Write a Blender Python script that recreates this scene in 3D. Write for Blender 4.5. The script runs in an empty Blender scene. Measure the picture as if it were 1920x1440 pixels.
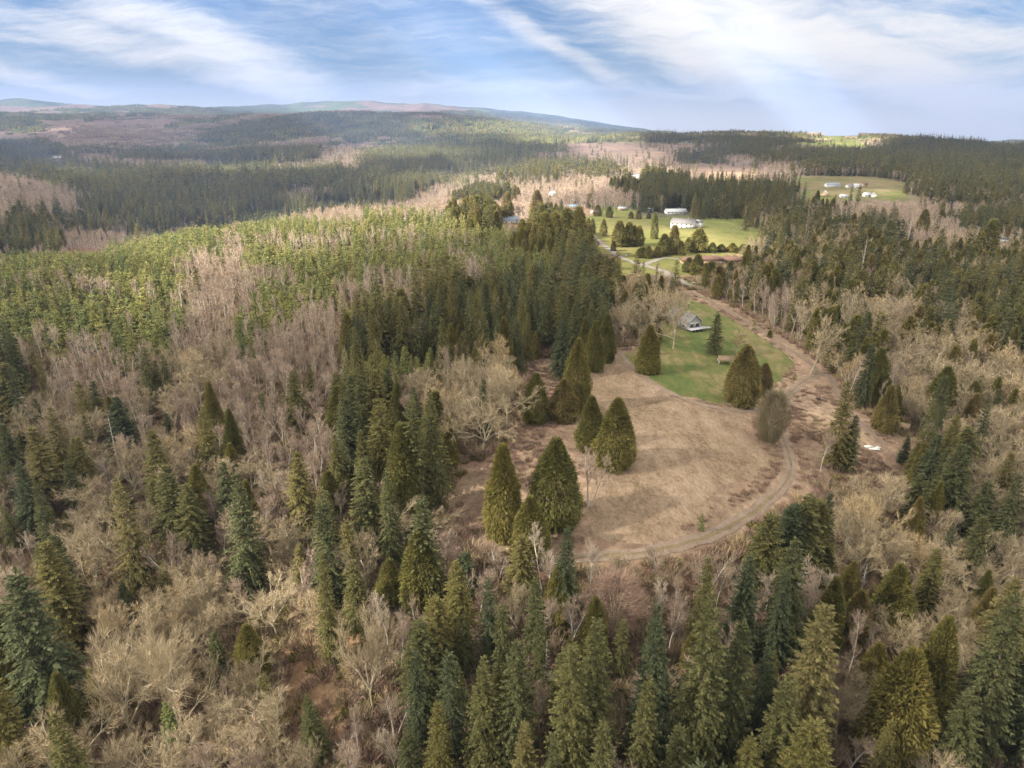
import bpy, math, random
import numpy as np
from mathutils import Vector

# ------------------------------------------------------------------ camera, sky, sun
SC = bpy.context.scene
COL = SC.collection
CAMZ = 100.0
PITCH = math.radians(20.6)
FPX = 1280.0                       # focal length in pixels of the 1920 px wide photograph
cam = bpy.data.cameras.new('camera'); camo = bpy.data.objects.new('camera', cam); COL.objects.link(camo)
cam.lens = 24; cam.sensor_width = 36; cam.clip_start = 1; cam.clip_end = 60000
camo.location = (0, 0, CAMZ); camo.rotation_euler = (math.pi/2 - PITCH, 0, 0)
SC.camera = camo

SUN = Vector((-0.76, -0.30, 0.54)).normalized()      # towards the sun
w = bpy.data.worlds.new('World'); SC.world = w; w.use_nodes = True

def build_world():
    nt = w.node_tree; N = nt.nodes; L = nt.links; N.clear()
    out = N.new('ShaderNodeOutputWorld'); bg = N.new('ShaderNodeBackground'); bg.inputs[1].default_value = 0.05
    sky = N.new('ShaderNodeTexSky'); sky.sky_type = 'NISHITA'; sky.sun_disc = False
    sky.sun_elevation = math.asin(SUN.z); sky.sun_rotation = math.atan2(SUN.x, SUN.y) % (2*math.pi)
    sky.altitude = 300; sky.dust_density = 0.6; sky.ozone_density = 1.6; sky.air_density = 1.0
    tc = N.new('ShaderNodeTexCoord'); sep = N.new('ShaderNodeSeparateXYZ'); L.new(tc.outputs['Generated'], sep.inputs[0])
    def math_(op, a, b=None, c=None):
        n = N.new('ShaderNodeMath'); n.operation = op
        for i, v in enumerate((a, b, c)):
            if v is None: continue
            if isinstance(v, (int, float)): n.inputs[i].default_value = v
            else: L.new(v, n.inputs[i])
        return n.outputs[0]
    zz = math_('MAXIMUM', sep.outputs[2], 0.0)
    den = math_('ADD', zz, 0.13)
    cx = math_('DIVIDE', sep.outputs[0], den); cy = math_('DIVIDE', sep.outputs[1], den)
    cmb = N.new('ShaderNodeCombineXYZ'); L.new(cx, cmb.inputs[0]); L.new(cy, cmb.inputs[1])
    def noise(vec, scale, rot, sx, sy, off, detail=6, rough=0.6, dist=0.0):
        m = N.new('ShaderNodeMapping'); m.inputs['Rotation'].default_value = (0, 0, math.radians(rot))
        m.inputs['Scale'].default_value = (sx, sy, 1); m.inputs['Location'].default_value = off
        L.new(vec, m.inputs[0])
        n = N.new('ShaderNodeTexNoise'); n.inputs['Scale'].default_value = scale; n.inputs['Detail'].default_value = detail
        n.inputs['Roughness'].default_value = rough; n.inputs['Distortion'].default_value = dist
        L.new(m.outputs[0], n.inputs['Vector']); return n.outputs['Fac']
    def ramp(v, a, b, inter='SMOOTHSTEP'):
        n = N.new('ShaderNodeMapRange'); n.interpolation_type = inter
        n.inputs[1].default_value = a; n.inputs[2].default_value = b; L.new(v, n.inputs[0]); return n.outputs[0]
    # cirrus: fine combed fibres everywhere, gathered into a few broad slanting bands
    ysafe = math_('MAXIMUM', sep.outputs[1], 0.08)
    az = math_('DIVIDE', sep.outputs[0], ysafe); el = math_('DIVIDE', zz, ysafe)
    ae = N.new('ShaderNodeCombineXYZ'); L.new(az, ae.inputs[0]); L.new(el, ae.inputs[1])
    w1 = noise(ae.outputs[0], 5.0, 0, 1, 1.6, (2.3, .4, 0), 3, .55)
    w2 = noise(ae.outputs[0], 16.0, 0, 1, 1.6, (7.3, 3.4, 0), 4, .6)
    bend = math_('ADD', math_('MULTIPLY', math_('SUBTRACT', w1, .5), .06), math_('MULTIPLY', math_('SUBTRACT', w2, .5), .018))
    we = N.new('ShaderNodeCombineXYZ'); L.new(math_('ADD', az, bend), we.inputs[0]); L.new(math_('ADD', el, bend), we.inputs[1])
    fib = noise(we.outputs[0], 9.0, 24, .55, 4.2, (1.3, 2.2, 0), 9, .66, .05)
    fib2 = noise(we.outputs[0], 30.0, 17, .5, 4.0, (5.3, 1.2, 0), 6, .7, .05)
    fibre = math_('ADD', math_('MULTIPLY', fib, .7), math_('MULTIPLY', fib2, .3))
    def band(x0, y0, x1, y1, half, power):
        a0, e0, a1, e1 = (x0-960)/1367, (239-y0)/1367, (x1-960)/1367, (239-y1)/1367; ln = math.hypot(a1-a0, e1-e0); dx, dy = (a1-a0)/ln, (e1-e0)/ln
        pa = math_('SUBTRACT', math_('ADD', az, bend), a0); pe = math_('SUBTRACT', math_('ADD', el, math_('MULTIPLY', bend, .5)), e0)
        d = math_('ABSOLUTE', math_('SUBTRACT', math_('MULTIPLY', pa, dy), math_('MULTIPLY', pe, dx)))
        t = math_('ADD', math_('MULTIPLY', pa, dx), math_('MULTIPLY', pe, dy))
        g = math_('MULTIPLY', ramp(d, half/1367*1.5, half/1367*.15), math_('MULTIPLY', ramp(t, -.20, .10), ramp(t, ln+.22, ln-.16)))
        return math_('MULTIPLY', g, power)
    acc = band(120, 60, 700, 215, 34, .42)
    for q in [(260, 40, 620, 195, 42, .50), (-60, 140, 330, 205, 20, .40), (900, 30, 1230, 215, 17, .34), (1150, 30, 1500, 190, 70, .50), (1350, 60, 2000, 235, 62, .60), (700, 185, 1300, 190, 26, .30), (1600, 60, 2100, 120, 26, .30), (-100, 70, 150, 90, 14, .28)]:
        acc = math_('MAXIMUM', acc, band(*q))
    side = math_('MULTIPLY', ramp(math_('ABSOLUTE', az), .8, 1.5), .25); top_ = math_('MULTIPLY', ramp(el, .12, .25), .12)
    wide = math_('MULTIPLY', ramp(az, -.05, .5), .16)
    base = math_('ADD', math_('ADD', math_('ADD', acc, wide), math_('ADD', side, top_)), math_('MULTIPLY', math_('SUBTRACT', fibre, .5), 1.6))
    c = ramp(base, -0.22, 0.78)
    low = ramp(zz, 0.075, 0.0)                                    # milky air above the horizon
    c = math_('MAXIMUM', c, math_('MULTIPLY', low, 0.95))
    c = math_('MULTIPLY', c, 0.95)
    mix = N.new('ShaderNodeMix'); mix.data_type = 'RGBA'; L.new(c, mix.inputs[0])
    tint = N.new('ShaderNodeMix'); tint.data_type = 'RGBA'; tint.blend_type = 'MULTIPLY'; tint.inputs[0].default_value = 1
    L.new(sky.outputs[0], tint.inputs[6]); tint.inputs[7].default_value = (0.235, 0.335, 0.48, 1)
    L.new(tint.outputs[2], mix.inputs[6]); mix.inputs[7].default_value = (5.3, 5.1, 4.85, 1)
    L.new(mix.outputs[2], bg.inputs[0]); L.new(bg.outputs[0], out.inputs[0])
build_world()

sl = bpy.data.lights.new('sun', 'SUN'); sl.energy = 5.0; sl.angle = math.radians(0.6); sl.color = (1.0, 0.90, 0.76)
so = bpy.data.objects.new('sun', sl); COL.objects.link(so); so.rotation_euler = SUN.to_track_quat('Z', 'Y').to_euler()
so.location = (-600, -200, 500)
SC.view_settings.view_transform = 'Standard'; SC.view_settings.look = 'None'; SC.view_settings.gamma = 1
SC.view_settings.use_curve_mapping = False; SC.view_settings.exposure = 2.52
cy = SC.cycles
cy.max_bounces = 5; cy.diffuse_bounces = 4; cy.glossy_bounces = 1; cy.transmission_bounces = 3
cy.transparent_max_bounces = 8; cy.volume_bounces = 0
cy.use_adaptive_sampling = True; cy.adaptive_threshold = 0.02
try:
    cy.use_denoising = True; cy.denoiser = 'OPENIMAGEDENOISE'; cy.denoising_input_passes = 'RGB_ALBEDO_NORMAL'; cy.denoising_prefilter = 'NONE'
except Exception: pass

# ------------------------------------------------------------------ helpers
rng = np.random.default_rng(7); random.seed(7)
SP, CP = math.sin(PITCH), math.cos(PITCH)

def tag(o, label=None, cat=None, group=None, kind=None):
    if label: o['label'] = label
    if cat: o['category'] = cat
    if group: o['group'] = group
    if kind: o['kind'] = kind
    return o

_tab = np.random.default_rng(3).random((8, 128, 128))
def vnoise(x, y, scale, seed=0):
    x = np.asarray(x, float)/scale + seed*17.3; y = np.asarray(y, float)/scale + seed*9.1
    xi = np.floor(x).astype(int); yi = np.floor(y).astype(int); fx = x-xi; fy = y-yi
    fx = fx*fx*(3-2*fx); fy = fy*fy*(3-2*fy); t = _tab[seed % 8]
    a = t[xi % 128, yi % 128]; b = t[(xi+1) % 128, yi % 128]; c = t[xi % 128, (yi+1) % 128]; d = t[(xi+1) % 128, (yi+1) % 128]
    return (a*(1-fx)+b*fx)*(1-fy) + (c*(1-fx)+d*fx)*fy
def fbm(x, y, scale, seed=0, octs=4):
    s = 0; a = 1; n = 0
    for i in range(octs):
        s = s + a*vnoise(x, y, scale/2**i, seed+i); n += a; a *= .5
    return s/n
def sstep(x, a, b):
    t = np.clip((np.asarray(x, float)-a)/(b-a), 0, 1); return t*t*(3-2*t)

# ------------------------------------------------------------------ terrain height
PROF = {  # column of the horizon -> (depth, height of the ground)
 -260: [(40,-42),(100,-34),(150,-30),(220,-14),(300,6),(360,20),(450,4),(600,-25),(800,0),(1000,26),(1500,0),(2200,15),(3000,30),(4000,90),(5000,180),(6500,170),(9000,420),(12000,300),(16000,200)],
 0:    [(40,-40),(100,-32),(150,-27),(220,-12),(300,6),(370,20),(430,14),(560,-25),(720,-22),(900,8),(1050,22),(1300,14),(1550,-20),(1900,8),(2300,-8),(2900,36),(3300,18),(4000,90),(5000,176),(6500,165),(9000,455),(12000,300),(16000,200)],
 320:  [(40,-40),(100,-30),(150,-20),(220,-7),(300,5),(400,14),(500,19),(540,17),(620,-5),(760,-36),(1000,-42),(1230,-28),(1480,0),(1750,-22),(2150,20),(2500,-8),(2950,46),(3300,24),(4000,92),(4600,176),(6000,160),(7000,300),(9000,300),(12000,250),(16000,180)],
 640:  [(40,-36),(100,-25),(150,-13),(220,-5),(300,0),(400,8),(500,18),(600,23),(650,20),(750,-4),(900,-30),(1150,-32),(1450,-2),(1700,-18),(2100,18),(2450,-4),(2900,44),(3200,30),(3700,84),(4200,170),(5500,140),(7000,200),(8500,372),(12000,300),(16000,180)],
 860:  [(40,-32),(100,-20),(150,-8),(220,-2),(300,0),(400,5),(500,12),(600,20),(700,22),(800,8),(950,-12),(1200,-12),(1500,-4),(1900,4),(2400,18),(3000,44),(3800,100),(4800,150),(6000,150),(8500,365),(12000,280),(16000,180)],
 1000: [(40,-28),(100,-17),(150,-4),(200,0),(300,0),(400,1),(500,4),(600,8),(700,8),(850,2),(1000,0),(1400,0),(1800,5),(2400,18),(3000,45),(3600,70),(4500,100),(6000,120),(8500,270),(12000,200),(16000,100)],
 1180: [(40,-28),(100,-17),(150,-5),(200,0),(300,0),(400,0),(500,1),(700,3),(900,0),(1200,0),(1800,0),(2200,4),(2500,26),(2800,56),(3100,60),(3500,40),(5000,40),(8500,100),(12000,60),(16000,0)],
 1300: [(40,-28),(100,-18),(150,-6),(200,0),(300,0),(400,0),(500,1),(700,3),(900,0),(1200,0),(1800,0),(2200,4),(2500,24),(2800,50),(3100,60),(3500,40),(5000,20),(8000,20),(12000,-20),(16000,-60)],
 1600: [(40,-34),(100,-26),(150,-15),(200,-9),(300,-8),(400,-6),(600,-4),(900,-4),(1300,-2),(1700,0),(2100,2),(2450,18),(2800,58),(3200,66),(3600,40),(5000,0),(8000,-30),(12000,-60),(16000,-110)],
 1920: [(40,-38),(100,-31),(150,-26),(200,-21),(300,-17),(400,-13),(600,-10),(900,-9),(1300,-6),(1700,-2),(2100,6),(2500,10),(3000,-4),(4000,-12),(6000,-40),(9000,-70),(12000,-100),(16000,-150)],
 2200: [(40,-38),(100,-34),(150,-29),(200,-25),(300,-20),(600,-12),(1300,-6),(2100,10),(2500,10),(3000,0),(4000,-10),(6000,-40),(12000,-100),(16000,-150)]}
def _table():
    pxs = sorted(PROF); us = np.array([(p-960)/FPX*CP for p in pxs])
    azs = np.radians(np.arange(-60, 60.01, .5)); lr = np.linspace(math.log(15), math.log(16500), 480); r = np.exp(lr)
    T = np.zeros((len(azs), len(lr)))
    for i, a in enumerate(azs):
        Y = r*math.cos(max(-.8, min(.8, a))); u = min(max(math.tan(a), us[0]), us[-1])
        k = min(int(np.searchsorted(us, u, 'right'))-1, len(us)-2); f = (u-us[k])/(us[k+1]-us[k])
        f = f*f*(3-2*f)*.5+f*.5
        za = np.interp(np.log(Y), [math.log(q[0]) for q in PROF[pxs[k]]], [q[1] for q in PROF[pxs[k]]])
        zb = np.interp(np.log(Y), [math.log(q[0]) for q in PROF[pxs[k+1]]], [q[1] for q in PROF[pxs[k+1]]])
        T[i] = za*(1-f)+zb*f
    def blur(M, s, axis):
        n = int(3*s); k = np.exp(-.5*(np.arange(-n, n+1)/s)**2); k /= k.sum()
        P = np.pad(M, [(n, n) if ax == axis else (0, 0) for ax in (0, 1)], mode='edge')
        return np.apply_along_axis(lambda v: np.convolve(v, k, 'valid'), axis, P)
    return azs, lr, blur(blur(T, 3.5, 0), 2.6, 1)
AZS, LRS, TT = _table()
def height(x, y):
    x = np.asarray(x, float); y = np.asarray(y, float)
    r = np.maximum(np.hypot(x, y), 16.); az = np.arctan2(x, y)
    behind = sstep(np.abs(az), 1.0, 2.6)
    azc = np.clip(az, -1.04, 1.04)
    def look(a):
        fi = (a-AZS[0])/(AZS[1]-AZS[0]); i = np.clip(fi.astype(int), 0, len(AZS)-2); fi = fi-i
        fj = (np.log(np.minimum(r, 16400))-LRS[0])/(LRS[1]-LRS[0]); j = np.clip(fj.astype(int), 0, len(LRS)-2); fj = fj-j
        return (TT[i, j]*(1-fi)+TT[i+1, j]*fi)*(1-fj)+(TT[i, j+1]*(1-fi)+TT[i+1, j+1]*fi)*fj
    z = look(azc)*(1-behind*.5) + look(-azc)*behind*.5
    clear = sstep(r, 120, 170)*(1-sstep(r, 500, 650))*sstep(az, -.12, .02)*(1-sstep(az, .45, .6))
    z = z + (fbm(x, y, 60, 1)-.5)*(3.0*(1-clear)+.25)
    z = z + (fbm(x, y, 260, 2)-.5)*9*sstep(r, 500, 900)
    z = z + (fbm(x, y, 620, 3)-.5)*(46+60*(1-sstep(az, -.12, .08)))*sstep(r, 1300, 3200)
    z = z + (fbm(x, y, 1400, 5)-.5)*120*sstep(r, 4600, 8500)
    return z

def project(x, y, z):
    dz = np.asarray(z, float)-CAMZ; x = np.asarray(x, float); y = np.asarray(y, float)
    f = y*CP - dz*SP; up = y*SP + dz*CP; f = np.where(f < 1, 1, f)
    return 960+FPX*x/f, 720-FPX*up/f
_ts = np.exp(np.linspace(math.log(25), math.log(17000), 2600))
def unproject(px, py):
    u = (px-960)/FPX; v = (720-py)/FPX
    d = np.array((u, CP+v*SP, -SP+v*CP)); X = d[0]*_ts; Y = d[1]*_ts; Z = CAMZ+d[2]*_ts
    g = Z-height(X, Y); k = int(np.argmax(g < 0)) if (g < 0).any() else len(_ts)-1
    k = max(k, 1); f = g[k-1]/(g[k-1]-g[k]) if g[k] < 0 else 1
    t = _ts[k-1]*(1-f)+_ts[k]*f
    return np.array((d[0]*t, d[1]*t))
def depth_of(x, y, z): return y*CP-(z-CAMZ)*SP
def z_at_pixel_row(y_world, py):
    v = (720-py)/FPX; return CAMZ + y_world*(-SP+v*CP)/(CP+v*SP)

# ------------------------------------------------------------------ what grows where (read off the photograph, 40 px columns)
ROWS = {
 150:'K48', 200:'K5 F17 K26', 220:'K2 d7 F13 K8 F8 F10', 240:'d4 A5 F12 K5 F12 g3 K7', 252:'d2 A6 F11 K7 K4 F8 g3 A1 F6',
 262:'F2 A7 F7 A2 K8 d7 A1 F3 g4 A1 F6', 275:'F3 a3 F9 A2 K8 d8 F3 A3 g2 F7', 288:'F3 A3 F8 A3 K7 d8 F2 A2 f7 F5',
 300:'F2 d3 A5 K3 A4 F4 k6 d6 d3 A2 f8 F2', 315:'d2 F4 K7 F3 A4 k3 a2 f4 A3 d5 A1 f10', 330:'A2 K4 F14 k2 A2 f2 A4 C1 d4 A2 g5 f6',
 345:'A4 F10 A2 F4 A2 k2 A5 C1 F5 d2 g6 f5', 360:'A5 F8 A2 F4 A3 C2 A6 F7 g6 f5', 380:'A4 F11 K3 A4 C1 A4 .1 g2 F7 f3 A8',
 400:'f4 F7 K3 A3 k4 C3 .1 C2 g8 f4 A5 F4', 420:'f4 F4 A1 K13 C2 C1 C3 g8 Y4 F2 A3 F3', 440:'F3 A3 K15 K3 C1 C3 g7 B3 Y4 A6',
 460:'F3 B2 K4 K8 k3 K4 C1 C3 g7 Y13', 480:'K9 A1 K1 K6 K2 k3 K4 F3 g4 g1 Y14', 520:'K9 A3 K5 A2 k2 K3 F8 .1 Y9 F6',
 550:'K9 A3 K4 A1 k2 A1 F9 M1 .5 A2 Y8 F3', 580:'K9 A3 K2 A2 k1 F12 M2 .5 A1 Y3 M3 Y5', 610:'K6 k2 A3 K2 A3 F13 M1 .7 Y2 M4 Y5', 640:'K4 k4 A3 K1 A4 F12 .11 Y2 M5 Y2',
 680:'F2 A6 M3 A5 K4 f1 M3 .15 M9', 720:'F2 A4 F2 A5 f3 F3 f1 M4 .16 X3 M5', 760:'M4 F2 X3 A6 F3 f2 M4 .16 B1 X2 M5', 800:'X9 A7 F4 f1 M3 .16 B1 X3 M4',
 840:'X10 A6 F4 .20 B3 F2 M3', 880:'X12 A4 F4 .18 B5 F3 M2', 920:'X15 f5 .17 B6 F2 M3', 960:'X12 X8 .16 F3 M3 X3 M3', 1000:'X13 X7 .7 .8 F3 M3 X7',
 1040:'X16 f4 A4 B10 F4 M5 F3 M2', 1080:'X4 M10 X5 A15 f4 M3 X7', 1120:'X4 M10 X5 A15 A4 X4 M6', 1160:'X3 M11 o3 A4 f2 A12 f3 X4 M6',
 1200:'M13 o4 A3 F6 F13 A3 M6', 1260:'M12 o4 A3 F20 M2 F7', 1320:'M13 o3 A3 F19 M3 F7', 1400:'M10 X9 F20 X9'}
def _parse():
    ks = sorted(ROWS); out = []
    for k in ks:
        s = ''
        for t in ROWS[k].split(): s += t[0]*int(t[1:])
        assert len(s) == 48, (k, len(s))
        out.append([ord(c) for c in s])
    return np.array(ks), np.array(out)
RK, RG = _parse()
def zone(px, py):
    i = np.clip(np.searchsorted(RK, py, 'right')-1, 0, len(RK)-1); j = np.clip((np.asarray(px)/40).astype(int), 0, 47)
    return RG[i, j]

def P(pts): return np.array([unproject(a, b) for a, b in pts])
def inside(x, y, poly):
    x = np.asarray(x, float); y = np.asarray(y, float); c = np.zeros(x.shape, bool); n = len(poly)
    for i in range(n):
        x0, y0 = poly[i]; x1, y1 = poly[(i+1) % n]
        if y0 == y1: continue
        c ^= ((y0 > y) != (y1 > y)) & (x < (x1-x0)*(y-y0)/(y1-y0)+x0)
    return c
FIELD = P([(975,700),(1010,668),(1110,690),(1160,655),(1195,640),(1245,600),(1268,545),(1310,545),(1400,590),(1480,640),(1560,700),(1600,760),(1650,800),(1720,830),(1700,900),(1640,900),(1560,890),(1520,930),(1440,950),(1390,1010),(1300,1045),(1180,1062),(1080,1055),(1000,1060),(860,1010),(835,960),(850,900),(930,850),(960,800),(985,760)])
LAWN = P([(1168,668),(1190,650),(1225,640),(1245,605),(1262,560),(1285,556),(1330,575),(1380,605),(1430,635),(1478,665),(1485,680),(1470,705),(1440,735),(1425,752),(1395,762),(1330,756),(1270,738),(1225,716),(1190,690)])
MEADOW = P([(1110,700),(1150,668),(1180,690),(1230,722),(1300,758),(1370,772),(1405,775),(1422,830),(1437,860),(1428,888),(1380,922),(1320,962),(1260,998),(1200,1018),(1135,1026),(1100,1020),(1095,960),(1110,900),(1100,860),(1080,800),(1100,750)])
FARFIELDS = [P(q) for q in (
   [(1105,460),(1120,420),(1150,400),(1215,405),(1265,430),(1330,430),(1400,445),(1420,470),(1400,492),(1290,490),(1320,545),(1245,530),(1180,520),(1100,520)],
   [(1490,345),(1500,330),(1640,332),(1710,345),(1690,368),(1600,372),(1530,366)],
   [(1300,330),(1320,322),(1420,326),(1410,345),(1340,350)],)]

# ------------------------------------------------------------------ materials
MATS = {}
def mat_base(name, rough=.9, spec=.2):
    m = bpy.data.materials.new(name); m.use_nodes = True; nt = m.node_tree; b = nt.nodes['Principled BSDF']
    b.inputs['Roughness'].default_value = rough; b.inputs['Specular IOR Level'].default_value = spec
    return m, nt, b
def simple(name, c, c2=None, scale=.6, rough=.85, spec=.3, bump=0):
    m, nt, b = mat_base(name, rough, spec); N, L = nt.nodes, nt.links
    tc = N.new('ShaderNodeTexCoord'); n = N.new('ShaderNodeTexNoise'); n.inputs['Scale'].default_value = scale; n.inputs['Detail'].default_value = 5
    L.new(tc.outputs['Object'], n.inputs['Vector']); r = N.new('ShaderNodeValToRGB'); L.new(n.outputs['Fac'], r.inputs[0])
    c2 = c2 or tuple(v*.7 for v in c)
    r.color_ramp.elements[0].position = .35; r.color_ramp.elements[1].position = .65
    r.color_ramp.elements[0].color = (*c2, 1); r.color_ramp.elements[1].color = (*c, 1); L.new(r.outputs[0], b.inputs['Base Color'])
    if bump:
        bp = N.new('ShaderNodeBump'); bp.inputs['Strength'].default_value = bump; L.new(n.outputs['Fac'], bp.inputs['Height']); L.new(bp.outputs[0], b.inputs['Normal'])
    return m
def foliage(name, dark, light, odd, transl=.25, rough=.75):
    """leaf colour: per-tree random between two tones, per-spray variation from the 'tint' attribute"""
    m, nt, b = mat_base(name, rough, .12); N, L = nt.nodes, nt.links
    oi = N.new('ShaderNodeObjectInfo'); at = N.new('ShaderNodeAttribute'); at.attribute_name = 'tint'
    r = N.new('ShaderNodeValToRGB'); L.new(oi.outputs['Random'], r.inputs[0])
    e = r.color_ramp.elements; e[0].position = 0; e[0].color = (*dark, 1); e[1].position = .8; e[1].color = (*light, 1)
    x = e.new(1.0); x.color = (*odd, 1); y_ = e.new(.35); y_.color = (*[.62*a_+.38*b_ for a_, b_ in zip(dark, light)], 1)
    hsv = N.new('ShaderNodeHueSaturation'); L.new(r.outputs[0], hsv.inputs['Color'])
    mr = N.new('ShaderNodeMapRange'); mr.inputs[3].default_value = .55; mr.inputs[4].default_value = 1.45; L.new(at.outputs['Fac'], mr.inputs[0]); L.new(mr.outputs[0], hsv.inputs['Value'])
    mh = N.new('ShaderNodeMapRange'); mh.inputs[3].default_value = .515; mh.inputs[4].default_value = .48; L.new(at.outputs['Fac'], mh.inputs[0]); L.new(mh.outputs[0], hsv.inputs['Hue'])
    L.new(hsv.outputs[0], b.inputs['Base Color'])
    if transl:
        tr = N.new('ShaderNodeBsdfTranslucent'); L.new(hsv.outputs[0], tr.inputs[0])
        mx = N.new('ShaderNodeMixShader'); mx.inputs[0].default_value = transl
        L.new(b.outputs[0], mx.inputs[1]); L.new(tr.outputs[0], mx.inputs[2]); L.new(mx.outputs[0], nt.nodes['Material Output'].inputs[0])
    return m
M = dict(
 fir=foliage('fir_needles', (.092,.115,.060), (.19,.178,.060), (.21,.19,.08), .5),
 young=foliage('young_fir_needles', (.16,.195,.080), (.25,.255,.080), (.27,.25,.11), .4),
 cedar=foliage('cedar_sprays', (.150,.152,.048), (.21,.188,.055), (.23,.185,.08), .4),
 alder=foliage('alder_twigs', (.27,.21,.155), (.37,.295,.22), (.37,.32,.24), 0),
 maple=foliage('mossy_twigs', (.235,.195,.12), (.335,.28,.175), (.40,.31,.165), 0),
 brush=foliage('brush_twigs', (.225,.155,.115), (.30,.22,.16), (.28,.235,.13), 0),
 straw=foliage('straw_blades', (.22,.165,.115), (.29,.225,.16), (.34,.27,.195), .5),
 fbark=simple('fir_bark', (.16,.125,.10), scale=3), abark=simple('alder_bark', (.62,.58,.52), (.42,.38,.33), scale=2),
 mbark=simple('mossy_bark', (.44,.39,.29), (.30,.27,.16), scale=2), snag=simple('weathered_wood', (.50,.47,.43), (.35,.32,.28), scale=2))

def terrain_material(name='ground_cover'):
    m, nt, b = mat_base(name, .95, .1); N, L = nt.nodes, nt.links
    at = N.new('ShaderNodeAttribute'); at.attribute_name = 'cover'
    geo = N.new('ShaderNodeNewGeometry')
    def noise(s, det=6, rough=.65, stretch=(1, 1, 1)):
        mp = N.new('ShaderNodeMapping'); mp.inputs['Scale'].default_value = stretch; L.new(geo.outputs['Position'], mp.inputs[0])
        n = N.new('ShaderNodeTexNoise'); n.inputs['Scale'].default_value = s; n.inputs['Detail'].default_value = det; n.inputs['Roughness'].default_value = rough
        L.new(mp.outputs[0], n.inputs['Vector']); return n.outputs['Fac']
    def mr(v, a, b_, c, d):
        n = N.new('ShaderNodeMapRange'); n.inputs[1].default_value = a; n.inputs[2].default_value = b_; n.inputs[3].default_value = c; n.inputs[4].default_value = d
        L.new(v, n.inputs[0]); return n.outputs[0]
    def mul(a, b_):
        n = N.new('ShaderNodeMath'); n.operation = 'MULTIPLY'; L.new(a, n.inputs[0]); L.new(b_, n.inputs[1]); return n.outputs[0]
    v = mul(mr(noise(.35), .3, .7, .65, 1.4), mr(noise(.03), .3, .7, .75, 1.3))
    v = mul(v, mr(noise(.004, 8), .3, .7, .7, 1.3))
    h = N.new('ShaderNodeHueSaturation'); L.new(at.outputs['Color'], h.inputs['Color']); L.new(v, h.inputs['Value'])
    L.new(mr(noise(.05), .3, .7, .485, .515), h.inputs['Hue']); L.new(h.outputs[0], b.inputs['Base Color'])
    bp = N.new('ShaderNodeBump'); bp.inputs['Strength'].default_value = .9; bp.inputs['Distance'].default_value = .8
    L.new(noise(.5), bp.inputs['Height']); L.new(bp.outputs[0], b.inputs['Normal'])
    return m
def sheet_material(name, stops, scales, stretch=(1, 1, 1), rot=0, bump=.6):
    """ground sheet coloured by three octaves of noise through a ramp of real surface colours"""
    m, nt, b = mat_base(name, .95, .1); N, L = nt.nodes, nt.links
    geo = N.new('ShaderNodeNewGeometry'); mp = N.new('ShaderNodeMapping'); mp.inputs['Scale'].default_value = stretch; mp.inputs['Rotation'].default_value = (0, 0, rot)
    L.new(geo.outputs['Position'], mp.inputs[0]); acc = None; last = None
    for s, wgt in scales:
        n = N.new('ShaderNodeTexNoise'); n.inputs['Scale'].default_value = s; n.inputs['Detail'].default_value = 7; n.inputs['Roughness'].default_value = .68; n.inputs['Distortion'].default_value = .15
        L.new(mp.outputs[0], n.inputs['Vector']); q = N.new('ShaderNodeMath'); q.operation = 'MULTIPLY_ADD'; L.new(n.outputs['Fac'], q.inputs[0]); q.inputs[1].default_value = wgt
        q.inputs[2].default_value = 0
        if acc is not None: L.new(acc, q.inputs[2])
        acc = q.outputs[0]; last = n.outputs['Fac']
    r = N.new('ShaderNodeValToRGB'); L.new(acc, r.inputs[0]); e = r.color_ramp.elements
    e[0].position, e[0].color = stops[0][0], (*stops[0][1], 1); e[1].position, e[1].color = stops[-1][0], (*stops[-1][1], 1)
    for p, c in stops[1:-1]: x = e.new(p); x.color = (*c, 1)
    L.new(r.outputs[0], b.inputs['Base Color'])
    bp = N.new('ShaderNodeBump'); bp.inputs['Strength'].default_value = bump; bp.inputs['Distance'].default_value = .25; L.new(last, bp.inputs['Height']); L.new(bp.outputs[0], b.inputs['Normal'])
    return m
M['ground'] = terrain_material()
M['lawn'] = sheet_material('lawn_grass', [(.41,(.055,.082,.024)),(.47,(.075,.097,.028)),(.52,(.115,.108,.042)),(.57,(.165,.135,.072))], [(.045,.5),(.25,.32),(1.6,.18)], (1, .45, 1))
M['meadow'] = sheet_material('dry_meadow_grass', [(.405,(.092,.068,.042)),(.45,(.132,.098,.062)),(.49,(.180,.132,.089)),(.53,(.215,.162,.112)),(.59,(.28,.218,.157))], [(.03,.30),(.22,.26),(1.0,.26),(3.0,.18)], (1, .6, 1), .5)
M['pasture'] = sheet_material('pasture_grass', [(.38,(.085,.10,.028)),(.48,(.12,.122,.038)),(.56,(.155,.14,.055)),(.64,(.20,.16,.08))], [(.012,.5),(.06,.3),(.4,.2)])
M['dirt'] = sheet_material('track_dirt', [(.35,(.13,.095,.07)),(.5,(.18,.14,.108)),(.65,(.23,.187,.145))], [(.2,.5),(1.5,.5)])
M['gravel'] = sheet_material('road_gravel', [(.35,(.155,.14,.128)),(.5,(.20,.18,.17)),(.65,(.24,.215,.20))], [(.3,.5),(2.5,.5)])
M['turf'] = sheet_material('grassy_track_middle', [(.35,(.115,.090,.052)),(.5,(.145,.115,.068)),(.65,(.19,.15,.098))], [(.2,.5),(1.5,.5)])

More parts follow.
